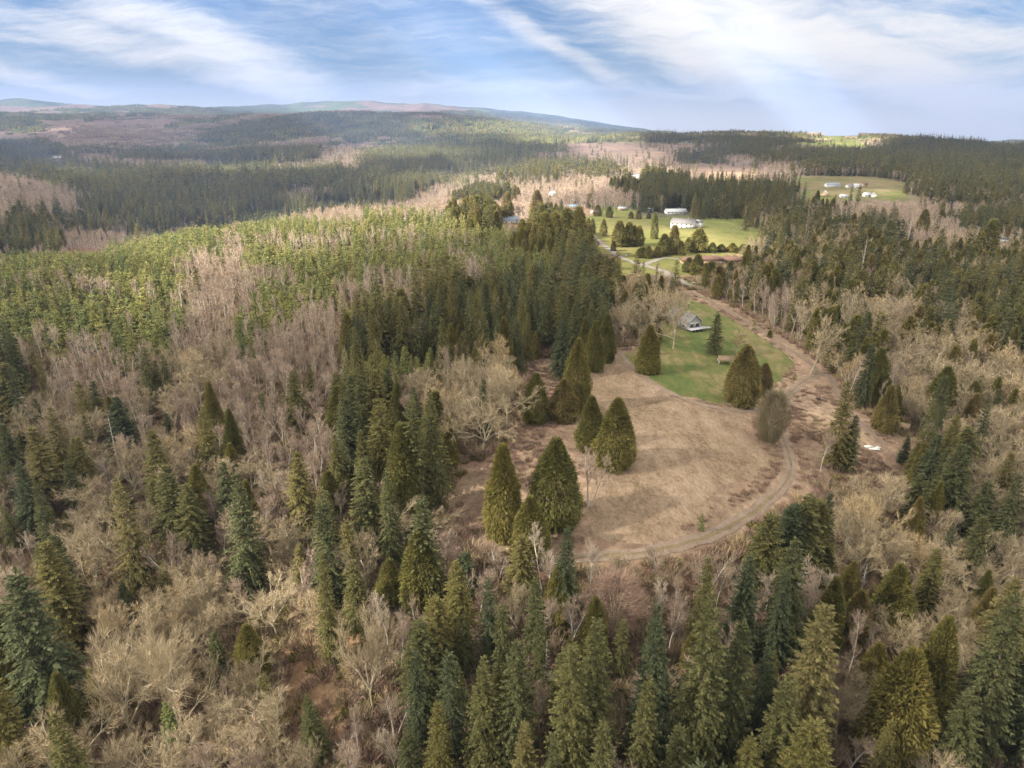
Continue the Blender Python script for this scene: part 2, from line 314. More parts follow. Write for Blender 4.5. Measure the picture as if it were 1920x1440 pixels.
# ------------------------------------------------------------------ mesh building
def new_mesh(name, V, F, mats, idx=None, tint=None, smooth=False):
    """V (n,3); F list of int arrays, each (m,k)"""
    me = bpy.data.meshes.new(name); V = np.asarray(V, np.float32)
    F = [np.asarray(f, np.int32) for f in F if len(f)]
    me.vertices.add(len(V)); me.vertices.foreach_set('co', V.ravel())
    tot = sum(f.size for f in F); npoly = sum(len(f) for f in F)
    me.loops.add(tot); me.loops.foreach_set('vertex_index', np.concatenate([f.ravel() for f in F]))
    sizes = np.concatenate([np.full(len(f), f.shape[1], np.int32) for f in F]); starts = np.concatenate([[0], np.cumsum(sizes)[:-1]]).astype(np.int32)
    me.polygons.add(npoly); me.polygons.foreach_set('loop_start', starts)
    for m in mats: me.materials.append(m)
    if idx is not None: me.polygons.foreach_set('material_index', np.asarray(idx, np.int32))
    if smooth: me.polygons.foreach_set('use_smooth', np.ones(npoly, bool))
    if tint is not None:
        a = me.attributes.new('tint', 'FLOAT', 'POINT'); a.data.foreach_set('value', np.asarray(tint, np.float32))
    me.update(calc_edges=True); me.validate()
    return me
def obj(name, me, parent=None, loc=None):
    o = bpy.data.objects.new(name, me); COL.objects.link(o)
    if parent: o.parent = parent
    if loc is not None: o.location = loc
    return o
def empty(name, loc, rz=0):
    o = bpy.data.objects.new(name, None); COL.objects.link(o); o.location = loc; o.rotation_euler = (0, 0, rz); o.empty_display_size = .5
    return o

def unit(a): return a/np.maximum(np.linalg.norm(a, axis=1, keepdims=True), 1e-9)
def kites(Pt, D, Ln, Wd, R, roll=.8):
    """leaf sprays: one kite each, starting at Pt along D"""
    n = len(Pt); D = unit(D); up = np.tile([0, 0, 1.], (n, 1)) + R.normal(0, roll*.5, (n, 3)); S = unit(np.cross(D, up)); Nn = np.cross(S, D)
    mid = Pt + D*(Ln*.45)[:, None] + Nn*(Ln*.06)[:, None]
    V = np.stack([Pt, mid+S*Wd[:, None], Pt+D*Ln[:, None]-Nn*(Ln*.05)[:, None], mid-S*Wd[:, None]], 1).reshape(-1, 3)
    return V, np.arange(4*n).reshape(-1, 4), np.repeat(R.random(n), 4)
def tubes(segs, sides):
    A = np.array([s[0] for s in segs]); B = np.array([s[1] for s in segs]); ra = np.array([s[2] for s in segs]); rb = np.array([s[3] for s in segs])
    D = unit(B-A); ref = np.where(np.abs(D[:, 2:3]) > .8, [[1., 0, 0]], [[0, 0, 1.]]); X = unit(np.cross(D, ref)); Yv = np.cross(D, X); n = len(A)
    t = np.arange(sides)*2*math.pi/sides; c = np.cos(t); s = np.sin(t)
    ring = X[:, None, :]*c[None, :, None]+Yv[:, None, :]*s[None, :, None]
    V = np.concatenate([A[:, None]+ring*ra[:, None, None], B[:, None]+ring*rb[:, None, None]], 1).reshape(-1, 3)
    k = np.arange(sides); q = np.stack([k, (k+1) % sides, (k+1) % sides+sides, k+sides], 1)
    F = (q[None]+(np.arange(n)*2*sides)[:, None, None]).reshape(-1, 4)
    return V, F
def trunk_chain(H, r, R, n=7, lean=.01):
    z = np.linspace(0, H, n+1); off = np.cumsum(R.normal(0, lean*H/n*2, (n+1, 2)), 0); off[0] = 0
    pts = np.column_stack([off, z]); rr = r*(1-z/H)**.8+.03
    return [(pts[i], pts[i+1], rr[i], rr[i+1]) for i in range(n)], pts

PROTO = {}
def proto(kind, segs, sides, V, F, T, H, Rw, bark, leaf, extra=None):
    tv, tf = tubes(segs, sides)
    if extra is not None:
        ev, ef = extra; tf2 = ef+len(tv); tv = np.vstack([tv, ev]); tf = np.vstack([tf, tf2])
    tm = new_mesh(kind+'_trunk', tv, [tf], [bark], smooth=True)
    cm = new_mesh(kind+'_crown', V, [F], [leaf], tint=T)
    jm = new_mesh(kind+'_whole', np.vstack([tv, V]), [np.vstack([tf, F+len(tv)])], [bark, leaf], idx=[0]*len(tf)+[1]*len(F), tint=np.concatenate([np.full(len(tv), .5), T]))
    PROTO.setdefault(kind, []).append(dict(trunk=tm, crown=cm, whole=jm, H=H, R=Rw))
    return PROTO[kind][-1]

def fir(kind, seed, H=28., Rw=4.2, nlev=46, nbr=6, ns=9, base=.10, leaf='fir', gap=0., spr=1., droop=1., pw=.8, sw=1.):
    R = np.random.default_rng(seed); segs, pts = trunk_chain(H, H*.012, R, 6, .006)
    P_, D_, L_, W_ = [], [], [], []
    thin = R.random(nlev) < gap
    lop = R.random()*6.28
    for i in range(nlev):
        t = (i+R.uniform(-.4, .4))/nlev; t = min(max(t, 0), .995); z = H*(base+(1-base)*t)
        prof = (1-t)**pw*min(1., .55+t*4)
        L0 = Rw*prof+.25*spr*.9
        tr = np.array([np.interp(z, pts[:, 2], pts[:, 0]), np.interp(z, pts[:, 2], pts[:, 1]), z])
        nb = max(3, int(nbr*(.7+.6*R.random())*(.45 if thin[i] else 1)))
        a0 = R.random()*6.28
        for b in range(nb):
            a = a0+b*6.283/nb+R.normal(0, .25); L1 = L0*R.uniform(.68, 1.16)*(1+.13*math.cos(a-lop))
            o = np.array([math.cos(a), math.sin(a), 0]); side = np.array([-o[1], o[0], 0])
            up = .55*t**1.3+.05; dr = (.55*(1-t)+.12)*droop
            m = max(3, int(ns*(L1/Rw)**.6+1)); tt = np.linspace(.22 if m > 4 else .35, 1, m)+R.normal(0, .03, m)
            dr *= R.uniform(.6, 1.4); pos = tr+o*(L1*tt)[:, None]; pos[:, 2] += L1*(up*tt-dr*tt**2*.75)+R.normal(0, .55*H/nlev)
            slope = up-1.5*dr*tt
            for sgn in (-1, 1):
                d = o*R.uniform(.35, .8, (m, 1))+side*sgn*R.uniform(.5, 1., (m, 1)); d[:, 2] += slope*.5-R.uniform(.05, .5, m)*droop
                P_.append(pos); D_.append(d); L_.append(spr*(.38+(.30 if spr > 1.2 else .19)*L1*(1.15-tt))*R.uniform(.6, 1.25, m)); W_.append(np.full(m, .155*spr*sw)*R.uniform(.7, 1.5, m)*(1+.12*L1))
            P_.append(pos[-2:]); D_.append(np.tile(o+[0, 0, slope[-1]], (2, 1))+R.normal(0, .15, (2, 3))); L_.append(np.full(2, .6*spr)); W_.append(np.full(2, .17*spr))
    P_.append(np.array([[pts[-1, 0], pts[-1, 1], H-.6]]*3)); D_.append(np.array([[.05, 0, 1], [-.2, .1, 1], [.1, -.2, 1.]])); L_.append(np.full(3, 1.1*spr)); W_.append(np.full(3, .12*spr))
    V, F, T = kites(np.vstack(P_), np.vstack(D_), np.concatenate(L_), np.concatenate(W_), R)
    return proto(kind, segs, 6, V, F, T, H, Rw, M['fbark'], M[leaf])

def cedar(kind, seed, H=22., Rw=4.4, n=5200, base=.03, spr=1., pear=1.0, shag=.32):
    R = np.random.default_rng(seed); segs, pts = trunk_chain(H, H*.016, R, 5, .004)
    t = R.random(n)**.95; prof = np.where(t < .28, .80+.20*np.sin(t/.28*math.pi/2), np.maximum(0, 1-((t-.28)/.72)**(1.25+.4*pear))**.92)
    a = R.random(n)*6.283
    # lobes: columns of sprays that bulge
    lob = np.zeros(n)
    for k in range(60):
        ta, aa, s = R.random(), R.random()*6.283, R.uniform(.16, .38); da = (a-aa+math.pi) % 6.283-math.pi
        lob += R.uniform(-1.1, 1)*np.exp(-(da/s)**2-((t-ta)/.075)**2)
    rad = Rw*prof*(1+shag*lob)*(1-.62*R.random(n)**2.6)+.1
    z = H*(base+(1-base)*t); o = np.column_stack([np.cos(a), np.sin(a), np.zeros(n)])
    out_ = R.random(n) < .07; rad = np.where(out_, rad*1.10+.15, rad); Pp = o*rad[:, None]; Pp[:, 2] = z
    D = o*R.uniform(.25, .85, (n, 1))+R.normal(0, .28, (n, 3)); D[:, 2] -= R.uniform(.4, 1.1, n)*(1-t*.9)-t*.9
    V, F, T = kites(Pp, D, spr*R.uniform(.55, 1.7, n), spr*R.uniform(.10, .22, n), R, 1.3)
    T = np.clip(.55*T+.45*np.repeat(.5+.45*lob, 4), 0, 1)
    return proto(kind, segs, 6, V, F, T, H, Rw, M['fbark'], M['cedar'])

def bare(kind, seed, H=17., Rw=2.6, form='alder', det=(20, 7, 6), tw=.045, leaf='alder', bark='abark', stems=1, lodw=1.):
    R = np.random.default_rng(seed); segs = []; fine = []; twP, twD, twL, twW = [], [], [], []
    def nrm(v): return v/max(np.linalg.norm(v), 1e-9)
    def perp(d, ang):
        q = nrm(np.cross(d, R.normal(0, 1, 3))); return nrm(d*math.cos(ang)+q*math.sin(ang))
    def limb(p, d, L, r, n, lift, store, wob=.10):
        pts = [p]; q = p.copy(); dd = d.copy()
        for i in range(n):
            dd = nrm(dd+R.normal(0, wob, 3)+[0, 0, lift/n]); q = q+dd*L/n; pts.append(q)
        for i in range(n): store.append((pts[i], pts[i+1], r*(1-i/n*.75), r*(1-(i+1)/n*.75)))
        return pts, dd
    def along(pts, t):
        k = t*(len(pts)-1); i = min(int(k), len(pts)-2); f = k-i; return pts[i]*(1-f)+pts[i+1]*f, nrm(pts[i+1]-pts[i])
    def twigs(pts, L, nt):
        for _ in range(nt):
            q, dd = along(pts, R.uniform(.2, 1)); twP.append(q); twD.append(perp(dd, R.uniform(.25, .9))+np.array([0, 0, .25])); twL.append(L*R.uniform(.6, 1.3)); twW.append(tw*R.uniform(.7, 1.4))
    n1, n2, n3 = det
    if form == 'alder':
        for s in range(stems):
            b = np.array([R.normal(0, .4)*(stems > 1), R.normal(0, .4)*(stems > 1), 0]); d0 = nrm(np.array([R.normal(0, .05)*(1+stems*.4), R.normal(0, .05)*(1+stems*.4), 1]))
            Hs = H*R.uniform(.85, 1.0) if s else H
            tp, _ = limb(b, d0, Hs*.93, H*.0095, 7, .1, segs, .05)
            for i in range(n1//stems):
                t = R.uniform(.34, .98); q, dd = along(tp, t); L = Rw*(.42+.85*math.sqrt(max(0, 1-((t-.60)/.46)**2)))*R.uniform(.75, 1.1)
                bp, _ = limb(q, perp(dd, R.uniform(.4, .85)), L*1.1, H*.0030*(1.2-t), 3, .7, segs, .1)
                for j in range(n2):
                    q2, d2 = along(bp, R.uniform(.15, 1)); L2 = L*R.uniform(.3, .6)
                    cp, _ = limb(q2, perp(d2, R.uniform(.25, .6)), L2, .022*lodw, 2, .5, fine, .1); twigs(cp, L2*.62, n3)
    else:
        nl = 5; tp, _ = limb(np.zeros(3), np.array([R.normal(0, .05), R.normal(0, .05), 1.]), H*.30, H*.022, 3, 0, segs, .06)
        for i in range(nl+2):
            a = i*6.283/(nl+2)+R.normal(0, .3); tilt = R.uniform(.35, .95) if i < nl else R.uniform(.05, .3)
            q, _ = along(tp, R.uniform(.55, 1)); d = np.array([math.cos(a)*math.sin(tilt), math.sin(a)*math.sin(tilt), math.cos(tilt)])
            L = H*.66*R.uniform(.8, 1.08)*(1-.12*tilt); bp, _ = limb(q, d, L, H*.011, 5, .18, segs, .16)
            for j in range(n1):
                q2, d2 = along(bp, R.uniform(.22, 1)); L2 = L*R.uniform(.28, .46); cp, _ = limb(q2, perp(d2, R.uniform(.45, 1.0)), L2, H*.0036, 3, .35, segs, .2)
                for k in range(n2):
                    q3, d3 = along(cp, R.uniform(.2, 1)); L3 = L2*R.uniform(.3, .55); ep, _ = limb(q3, perp(d3, R.uniform(.4, .9)), L3, .03*lodw, 2, .2, fine, .2); twigs(ep, L3*.75, n3)
    V, F, T = kites(np.array(twP), np.array(twD), np.array(twL), np.array(twW), R, 2)
    if fine:
        fv, ff = tubes(fine, 3); T = np.concatenate([T, np.repeat(R.random(len(fine)), 6)]); F = np.vstack([F, ff+len(V)]); V = np.vstack([V, fv])
    return proto(kind, segs, 4, V, F, T, H, Rw, M[bark], M[leaf])

# near, middle and far builds of every kind
for s in range(5): fir('fir0', 10+s, 29, 4.3+.4*(s % 3), 60, 7, 18, sw=.52, gap=.1+.05*s, pw=.72+.08*(s % 3))
fir('fir0', 16, 27, 4.6, 44, 6, 17, gap=.25, pw=.62, sw=.52, droop=1.5)
fir('fir0', 17, 29, 3.6, 58, 6, 15, gap=.35, pw=.95, sw=.52, base=.3)
fir('fir0', 18, 26, 5.4, 60, 8, 19, gap=.1, pw=.58, sw=.5, droop=.7)
for s in range(4): fir('fir1', 20+s, 28, 4.2+.5*(s == 1), 30, 5, 6, gap=.1+.15*(s == 2), spr=1.5, sw=.8, pw=.6+.12*s)
for s in range(4): fir('fir2', 30+s, 27, 4.4, 11, 4, 1, spr=3.3)
for s in range(4): fir('young0', 40+s, 13, 2.5, 28, 6, 6, base=.04, leaf='young', spr=1., sw=.7, droop=.6, pw=.85)
for s in range(4): fir('young1', 50+s, 13, 2.5, 15, 5, 2, base=.04, leaf='young', spr=1.55, droop=.6, pw=.85)
for s in range(3): fir('young2', 60+s, 15, 3.0, 7, 4, 1, base=.04, leaf='young', spr=2.6, droop=.6)
for s in range(4): cedar('cedar0', 70+s, 22, 4.4+.3*s, 15000, spr=.85, pear=.1+.4*s)
for s in range(3): cedar('cedar1', 80+s, 22, 4.3, 3200, spr=1.5)
for s in range(3): cedar('cedar2', 90+s, 22, 4.3, 260, spr=3.6)
for s in range(5): bare('alder0', 100+s, 17, 2.9, det=(30, 8, 11), tw=.019, stems=1+(s == 3)*2)
for s in range(4): bare('alder1', 110+s, 16, 2.9, det=(20, 5, 7), tw=.04, lodw=1.8)
for s in range(3): bare('alder2', 120+s, 16, 3.2, det=(12, 3, 4), tw=.13, lodw=3)
for s in range(5): bare('maple0', 130+s, 17, 6.5, 'maple', det=(8, 7, 18), tw=.021, leaf='maple', bark='mbark')
for s in range(4): bare('maple1', 140+s, 17, 6.5, 'maple', det=(6, 5, 7), tw=.06, leaf='maple', bark='mbark', lodw=2)
for s in range(3): bare('maple2', 150+s, 16, 6.5, 'maple', det=(4, 3, 4), tw=.18, leaf='maple', bark='mbark', lodw=4)

def snag_proto(seed):
    R = np.random.default_rng(seed); segs, pts = trunk_chain(20, .28, R, 6, .006)
    for i in range(46):
        t = R.uniform(.3, .97); a = R.random()*6.28; q = np.array([np.interp(20*t, pts[:, 2], pts[:, 0]), np.interp(20*t, pts[:, 2], pts[:, 1]), 20*t]); L = 2.6*(1.1-t)*R.uniform(.5, 1)
        e = q+np.array([math.cos(a)*L, math.sin(a)*L, -.15*L+.2*R.normal()]); segs.append((q, e, .05, .02))
    V, F = tubes(segs, 5); return new_mesh('snag_wood', V, [F], [M['snag']], smooth=True)

# ------------------------------------------------------------------ terrain sheet
def build_terrain():
    az = np.concatenate([np.radians(np.linspace(-180, -50, 34))[:-1], np.radians(np.linspace(-50, 50, 560)), np.radians(np.linspace(50, 180, 34))[1:-1]])
    r = np.exp(np.linspace(math.log(18), math.log(11000), 560)); A, Rr = np.meshgrid(az, r, indexing='ij')
    X = Rr*np.sin(A); Y = Rr*np.cos(A); Z = height(X, Y); n, m = X.shape
    V = np.column_stack([X.ravel(), Y.ravel(), Z.ravel()])
    i = np.arange(n)[:, None]; j = np.arange(m-1)[None]; i2 = (i+1) % n
    F = np.stack([i*m+j, i*m+j+1, i2*m+j+1, i2*m+j], -1).reshape(-1, 4)
    cv = len(V); V = np.vstack([V, [[0, 0, float(height(0, 16))]]]); ii = np.arange(n); T3 = np.stack([ii*m, ((ii+1) % n)*m, np.full(n, cv)], 1)
    me = new_mesh('ground', V, [F, T3], [M['ground']], smooth=True)
    px, py = project(V[:, 0], V[:, 1], V[:, 2]+3)
    front = (V[:, 1] > 20)
    jx = (fbm(V[:, 0], V[:, 1], 60+np.hypot(V[:, 0], V[:, 1])*.05, 4)-.5)
    jy = fbm(V[:, 0], V[:, 1], 160+np.hypot(V[:, 0], V[:, 1])*.06, 6)-.5; fr = rng.normal(0, 1, (2, len(V))); zc = zone(px+jx*110+fr[0]*8, np.clip(py+jy*26+fr[1]*2, 150, 1439))
    C = {'K': (.11,.12,.055), 'k': (.16,.135,.08), 'A': (.17,.13,.095), 'a': (.14,.11,.08), 'F': (.085,.085,.05), 'f': (.14,.115,.075), 'C': (.12,.11,.06), 'M': (.25,.19,.11), 'X': (.19,.155,.09), 'Y': (.17,.14,.085),
         'B': (.18,.11,.075), '.': (.22,.15,.105), 'g': (.11,.12,.036), 'd': (.125,.09,.068), 'o': (.22,.145,.085)}
    colr = np.tile((.12, .10, .06), (len(V), 1)).astype(float)
    for k, c in C.items(): colr[zc == ord(k)] = c
    colr[~front] = (.12, .10, .06)
    rr = np.hypot(V[:, 0], V[:, 1])
    # far hills: stands of young and old forest, logged faces
    far = sstep(rr, 5200, 6000)[:, None]; q = fbm(V[:, 0], V[:, 1], 900, 6)[:, None]
    hill = np.where(q > .66, (.14, .105, .085), np.where(q > .50, (.075, .10, .05), (.05, .065, .04)))
    colr = colr*(1-far)+hill*far
    # scrubby reddish ground inside the clearing
    inF = inside(V[:, 0], V[:, 1], FIELD); s = fbm(V[:, 0], V[:, 1], 22, 2)[:, None]
    colr[inF] = (np.array((.145, .098, .068))*(1-s)+np.array((.24, .18, .125))*s)[inF]
    a = me.color_attributes.new('cover', 'FLOAT_COLOR', 'POINT'); a.data.foreach_set('color', np.column_stack([colr, np.ones(len(V))]).astype(np.float32).ravel())
    tag(obj('ground', me), kind='structure')
build_terrain()

def sheet(name, poly, mat, dz, step=1.2, wob=3.0):
    lo = poly.min(0)-4; hi = poly.max(0)+4; nx = int((hi[0]-lo[0])/step)+2; ny = int((hi[1]-lo[1])/step)+2
    X, Y = np.meshgrid(lo[0]+np.arange(nx)*step, lo[1]+np.arange(ny)*step, indexing='ij')
    cx = X[:-1, :-1]+step/2; cyy = Y[:-1, :-1]+step/2
    sc = max(9, wob*2.5); ok = inside(cx+(fbm(cx, cyy, sc, 3)-.5)*2*wob, cyy+(fbm(cx, cyy, sc, 5)-.5)*2*wob, poly)
    i, j = np.nonzero(ok); k = lambda a, b: a*ny+b
    F = np.stack([k(i, j), k(i+1, j), k(i+1, j+1), k(i, j+1)], 1); used, inv = np.unique(F, return_inverse=True)
    V = np.column_stack([X.ravel(), Y.ravel(), height(X.ravel(), Y.ravel())+dz])[used]
    return tag(obj(name, new_mesh(name, V, [inv.reshape(-1, 4)], [mat], smooth=True)), kind='structure')
sheet('meadow', MEADOW, M['meadow'], .06, 1.0, 6); sheet('lawn', LAWN, M['lawn'], .10, .8, 3.6)
sheet('pasture', FARFIELDS[0], M['pasture'], .12, 3, 5); M['dry_pasture'] = sheet_material('dry_pasture_grass', [(.42,(.085,.09,.036)),(.48,(.115,.108,.045)),(.53,(.15,.125,.062)),(.58,(.19,.155,.085))], [(.008,.45),(.04,.35),(.3,.2)])
sheet('pasture', FARFIELDS[1], M['dry_pasture'], .2, 6, 60); sheet('pasture', FARFIELDS[2], M['meadow'], .2, 6, 9)

def smooth_line(pts, n=12):
    p = np.array(pts); q = np.vstack([2*p[0]-p[1], p, 2*p[-1]-p[-2]]); out = []
    for i in range(1, len(q)-2):
        for t in np.linspace(0, 1, n, endpoint=False):
            out.append(.5*((2*q[i])+(-q[i-1]+q[i+1])*t+(2*q[i-1]-5*q[i]+4*q[i+1]-q[i+2])*t*t+(-q[i-1]+3*q[i]-3*q[i+1]+q[i+2])*t**3))
    return np.array(out+[p[-1]])
TRACKS = []
def ribbon(name, line, a, b, mat, dz, parent=None):
    d = np.gradient(line, axis=0); d /= np.linalg.norm(d, axis=1, keepdims=True)+1e-9; nrm = np.column_stack([d[:, 1], -d[:, 0]])
    cols = np.linspace(a, b, 4); s = np.cumsum(np.concatenate([[0], np.linalg.norm(np.diff(line, axis=0), axis=1)]))
    V = []
    for k, c in enumerate(cols):
        e = (fbm(s, s*0+k*7, 6., 3)-.5)*(1.9 if k in (0, 3) else 0); p = line+nrm*(c+e)[:, None]; V.append(np.column_stack([p, height(p[:, 0], p[:, 1])+dz]))
    n = len(line); V = np.vstack(V); F = []
    for k in range(3):
        i = np.arange(n-1); F.append(np.stack([k*n+i, k*n+i+1, (k+1)*n+i+1, (k+1)*n+i], 1))
    return obj(name, new_mesh(name, V, F, [mat], smooth=True), parent)
def road(pts, width, mat, two=False, name='track', dz=.14):
    line = smooth_line(P(pts)); L = [line[0]]
    for p in line[1:]:
        if np.linalg.norm(p-L[-1]) > .8: L.append(p)
    line = np.array(L); TRACKS.append((line, width/2+1.2))
    o = tag(ribbon(name, line, -width/2, width/2, mat, dz), kind='structure')
    if two: tag(ribbon('grass_strip', line, -.45, .45, M['turf'], dz+.04, o))
road([(1290,545),(1345,572),(1400,603),(1455,640),(1505,672),(1532,694),(1528,706)], 3.4, M['dirt'], True)
road([(1556,702),(1545,700),(1532,703),(1505,716),(1478,742),(1462,775),(1466,815),(1478,850),(1483,880),(1462,918),(1420,955),(1360,990),(1290,1018),(1210,1035),(1130,1043),(1075,1046)], 3.8, M['dirt'], True)
road([(1535,698),(1560,712),(1570,740),(1590,770),(1625,805),(1660,835)], 3.2, M['dirt'], dz=.19)
road([(1105,438),(1145,470),(1175,487),(1205,497),(1240,507),(1265,520),(1290,535),(1318,542)], 5.5, M['gravel'], name='driveway')
road([(1205,497),(1225,490),(1245,484),(1275,486),(1300,488)], 5.0, M['gravel'], name='driveway', dz=.19)
road([(1162,660),(1185,690),(1222,717),(1268,742),(1320,760),(1380,770),(1430,768),(1462,760)], 2.6, M['dirt'], name='path', dz=.16)

# ------------------------------------------------------------------ trees placed one by one
G = 18.
GRID = {}
def occupy(x, y, r): GRID.setdefault((int(x//G), int(y//G)), []).append((x, y, r))
def free(x, y, r):
    a, b = int(x//G), int(y//G)
    for i in (a-1, a, a+1):
        for j in (b-1, b, b+1):
            for (u, v, s) in GRID.get((i, j), ()):
                if (u-x)**2+(v-y)**2 < ((r+s)*.5)**2: return False
    return True
NAMES = dict(fir='fir_tree', young='young_fir_tree', cedar='cedar_tree', alder='alder_tree', maple='maple_tree')
CATS = dict(fir='fir tree', young='young fir', cedar='cedar tree', alder='alder tree', maple='maple tree')
COUNT = dict.fromkeys(NAMES, 0)
LAND = []                       # (px, py, short name) landmarks for the labels of the rest
def put_tree(kind, x, y, h, wm, label, group=None, rot=None, lod=None, var=None):
    z = float(height(x, y))-.15; d = math.hypot(x, y)
    lod = (0 if d < 330 else 1) if lod is None else lod
    ps = PROTO[kind+str(lod)]
    if label.startswith('round twiggy'): ps = PROTO['twiggy0']
    if label.startswith('round rusty'): ps = PROTO['rusty0']
    p = ps[(random.randrange(len(ps))) if var is None else var % len(ps)]
    root = empty(NAMES[kind], (x, y, z), random.random()*6.283 if rot is None else rot)
    s = wm/2/p['R']; root.scale = (s, s, h/p['H'])
    obj('trunk', p['trunk'], root); obj('crown', p['crown'], root)
    tag(root, label, CATS[kind], group); COUNT[kind] += 1
    return root
def twiggy(kind, seed, leaf, H=12., Rw=4.2, n=9000):
    cedar(kind, seed, H, Rw, 60); PROTO[kind].pop(); R = np.random.default_rng(seed); segs = []
    for k in range(9):
        a = k*.7; e = np.array([math.cos(a)*Rw*R.uniform(.3, .75), math.sin(a)*Rw*R.uniform(.3, .75), H*R.uniform(.6, .9)]); m_ = e*[.35, .35, .5]; segs += [(np.array([math.cos(a)*.3, math.sin(a)*.3, 0]), m_, .14, .09), (m_, e, .09, .03)]
    t = R.random(n); a = R.random(n)*6.283; rad = Rw*np.sqrt(np.clip(1-((t-.5)/.52)**2, 0, 1))*(1-.6*R.random(n)**1.5)*(1+.16*np.sin(3*a+7*t)+.13*np.sin(7*a+19*t)+.10*R.normal(0, 1, n)); z = H*(.03+.9*t)
    Pp = np.column_stack([np.cos(a)*rad, np.sin(a)*rad, z]); D = np.column_stack([np.cos(a)*.6, np.sin(a)*.6, R.uniform(.4, 1.3, n)])+R.normal(0, .3, (n, 3))
    V, F, T_ = kites(Pp, D, R.uniform(.5, 2.0, n), np.full(n, .026), R, 3); return proto(kind, segs, 5, V, F, T_, H, Rw, M['mbark'], M[leaf])
M['olive'] = foliage('olive_twigs', (.15,.13,.075), (.21,.18,.10), (.2,.17,.1), 0); twiggy('twiggy0', 400, 'olive', n=14000); twiggy('rusty0', 401, 'brush')
HAND = []
def tree(kind, px, pb, pt, wpx, label, short=None, group=None, var=None):
    wpx *= 1.12 if kind == 'fir' else 1
    x, y = unproject(px, pb); z = float(height(x, y)); dep = depth_of(x, y, z); h = z_at_pixel_row(y, pt)-z; wm = wpx*dep/FPX
    h = min(max(h, 2), 46); put_tree(kind, x, y, h, wm, label, group, var=var); occupy(x, y, wm*.85)
    if short: LAND.append((px, (pb+pt)/2, short))
T = tree
# open-grown cedars of the clearing
T('cedar',943,1006,838,64,'tall pointed cedar, leftmost in the lower part of the clearing','the leftmost clearing cedar',var=0)
T('cedar',1040,985,826,84,'broadest tall cedar of the clearing, at the left edge of the dry meadow','the broadest clearing cedar',var=3)
T('cedar',994,1048,934,66,'smaller olive cedar in front of and between the two tallest clearing cedars','the small front cedar',var=1)
T('cedar',1106,842,745,48,'narrow cedar, left one of the touching pair in mid clearing',None,var=0)
T('cedar',1152,874,750,66,'wide rounded cedar, right one of the touching pair in mid clearing','the touching cedar pair',var=2)
T('cedar',1004,792,702,46,'short blunt-topped cedar standing beside the bare maples at the clearing edge','the blunt clearing cedar',var=2)
T('cedar',1056,787,712,50,'low bushy cedar in front of the tall brownish cedar',None,var=1)
T('cedar',1080,772,638,48,'tall brownish cedar rising behind the low bushy cedar','the tall brownish cedar',var=3)
T('cedar',1113,694,604,34,'slender olive cedar, left one of two at the far tip of the meadow',None,var=0)
T('cedar',1135,678,590,32,'slender olive cedar, right one of two at the far tip of the meadow','the two meadow tip cedars',var=1)
T('fir',1052,712,598,46,'blue-green fir standing just left of the slender cedars above the meadow','the blue-green clearing fir',var=1)
T('cedar',1214,698,612,42,'single cedar on the left edge of the lawn near the dirt path','the left lawn cedar',var=0)
T('cedar',1389,758,650,58,'largest dark cedar on the lawn, at its lower right corner','the large lawn cedar',var=3)
T('cedar',1428,741,682,34,'small cedar tucked behind the largest lawn cedar','the small lawn cedar',var=1)
T('fir',1337,664,586,36,'lone spiky spruce in the middle of the lawn right of the house','the lone lawn spruce',var=4)
T('maple',1380,662,612,34,'small pale bare tree behind the large lawn cedar',None)
T('maple',1262,654,546,72,'tall pale-barked bare tree in front of the grey house','the pale tree before the house',var=1)
T('maple',1228,622,545,52,'big mossy bare maple rising behind the grey lawn house',None,var=2)
T('maple',1196,640,568,40,'mossy bare maple left of the grey house at the fir wood edge',None,var=3)
T('fir',1232,640,590,26,'dark fir half hidden behind the pale bare tree before the house',None)
T('maple',1442,832,732,52,'round twiggy greenish tree at the bend of the track beside the meadow','the twiggy tree at the track bend',var=0)
T('fir',1560,880,714,58,'dark fir with spreading skirts beside the right branch of the track','the dark track-side fir',var=2)
T('fir',1586,885,780,40,'shorter dark fir leaning on the track-side fir',None,var=3)
T('alder',1537,888,812,30,'small white-stemmed bare tree at the foot of the track-side fir',None)
T('fir',1693,868,818,26,'small young-looking fir on the brown ground below the beige shed',None)
T('young',1314,994,962,14,'tiny bright green fir at the lower right edge of the meadow')
T('young',1413,618,600,10,'tiny dark fir on the brush strip beyond the lawn')
T('young',1489,712,698,9,'tiny green fir between lawn and gravel track')
T('cedar',1443,632,620,9,'low green bush on the brush strip right of the lawn')
T('cedar',1636,745,655,42,'plump cedar right of the track fork','the plump cedar by the track fork',var=1)
T('cedar',1655,808,725,38,'olive cedar just left of the beige shed','the cedar left of the shed',var=0)
T('maple',1700,770,700,60,'leaning many-stemmed bare maple above the beige shed')
T('cedar',1755,790,690,52,'wide olive cedar up and right of the beige shed','the cedar right of the shed',var=2)
T('maple',1733,800,758,34,'small pale vase-shaped bare tree right of the beige shed')
T('alder',1588,755,670,30,'pale bare tree with white trunk beside the track fork','the pale tree by the fork')
T('fir',1440,1062,970,44,'pale-topped fir, left one of the dense fir clump below the track',None,var=3)
T('fir',1492,1092,926,88,'widest blue-green fir of the dense clump below the track','the dense fir clump',var=1)
T('fir',1515,1078,938,80,'broad fir at the middle right of the dense clump below the track',None,var=7)
T('fir',1466,1098,945,72,'broad fir at the middle left of the dense clump below the track',None,var=7)
T('fir',1462,1085,950,50,'fir at the left shoulder of the dense clump below the track',None,var=0)
T('fir',1533,1060,925,52,'fir at the right shoulder of the dense clump below the track',None,var=2)
T('cedar',1540,1108,1030,36,'dark green cedar at the foot of the dense fir clump')
T('maple',1600,1100,980,92,'huge spreading bare maple right of the dense fir clump','the huge bare maple',var=2)
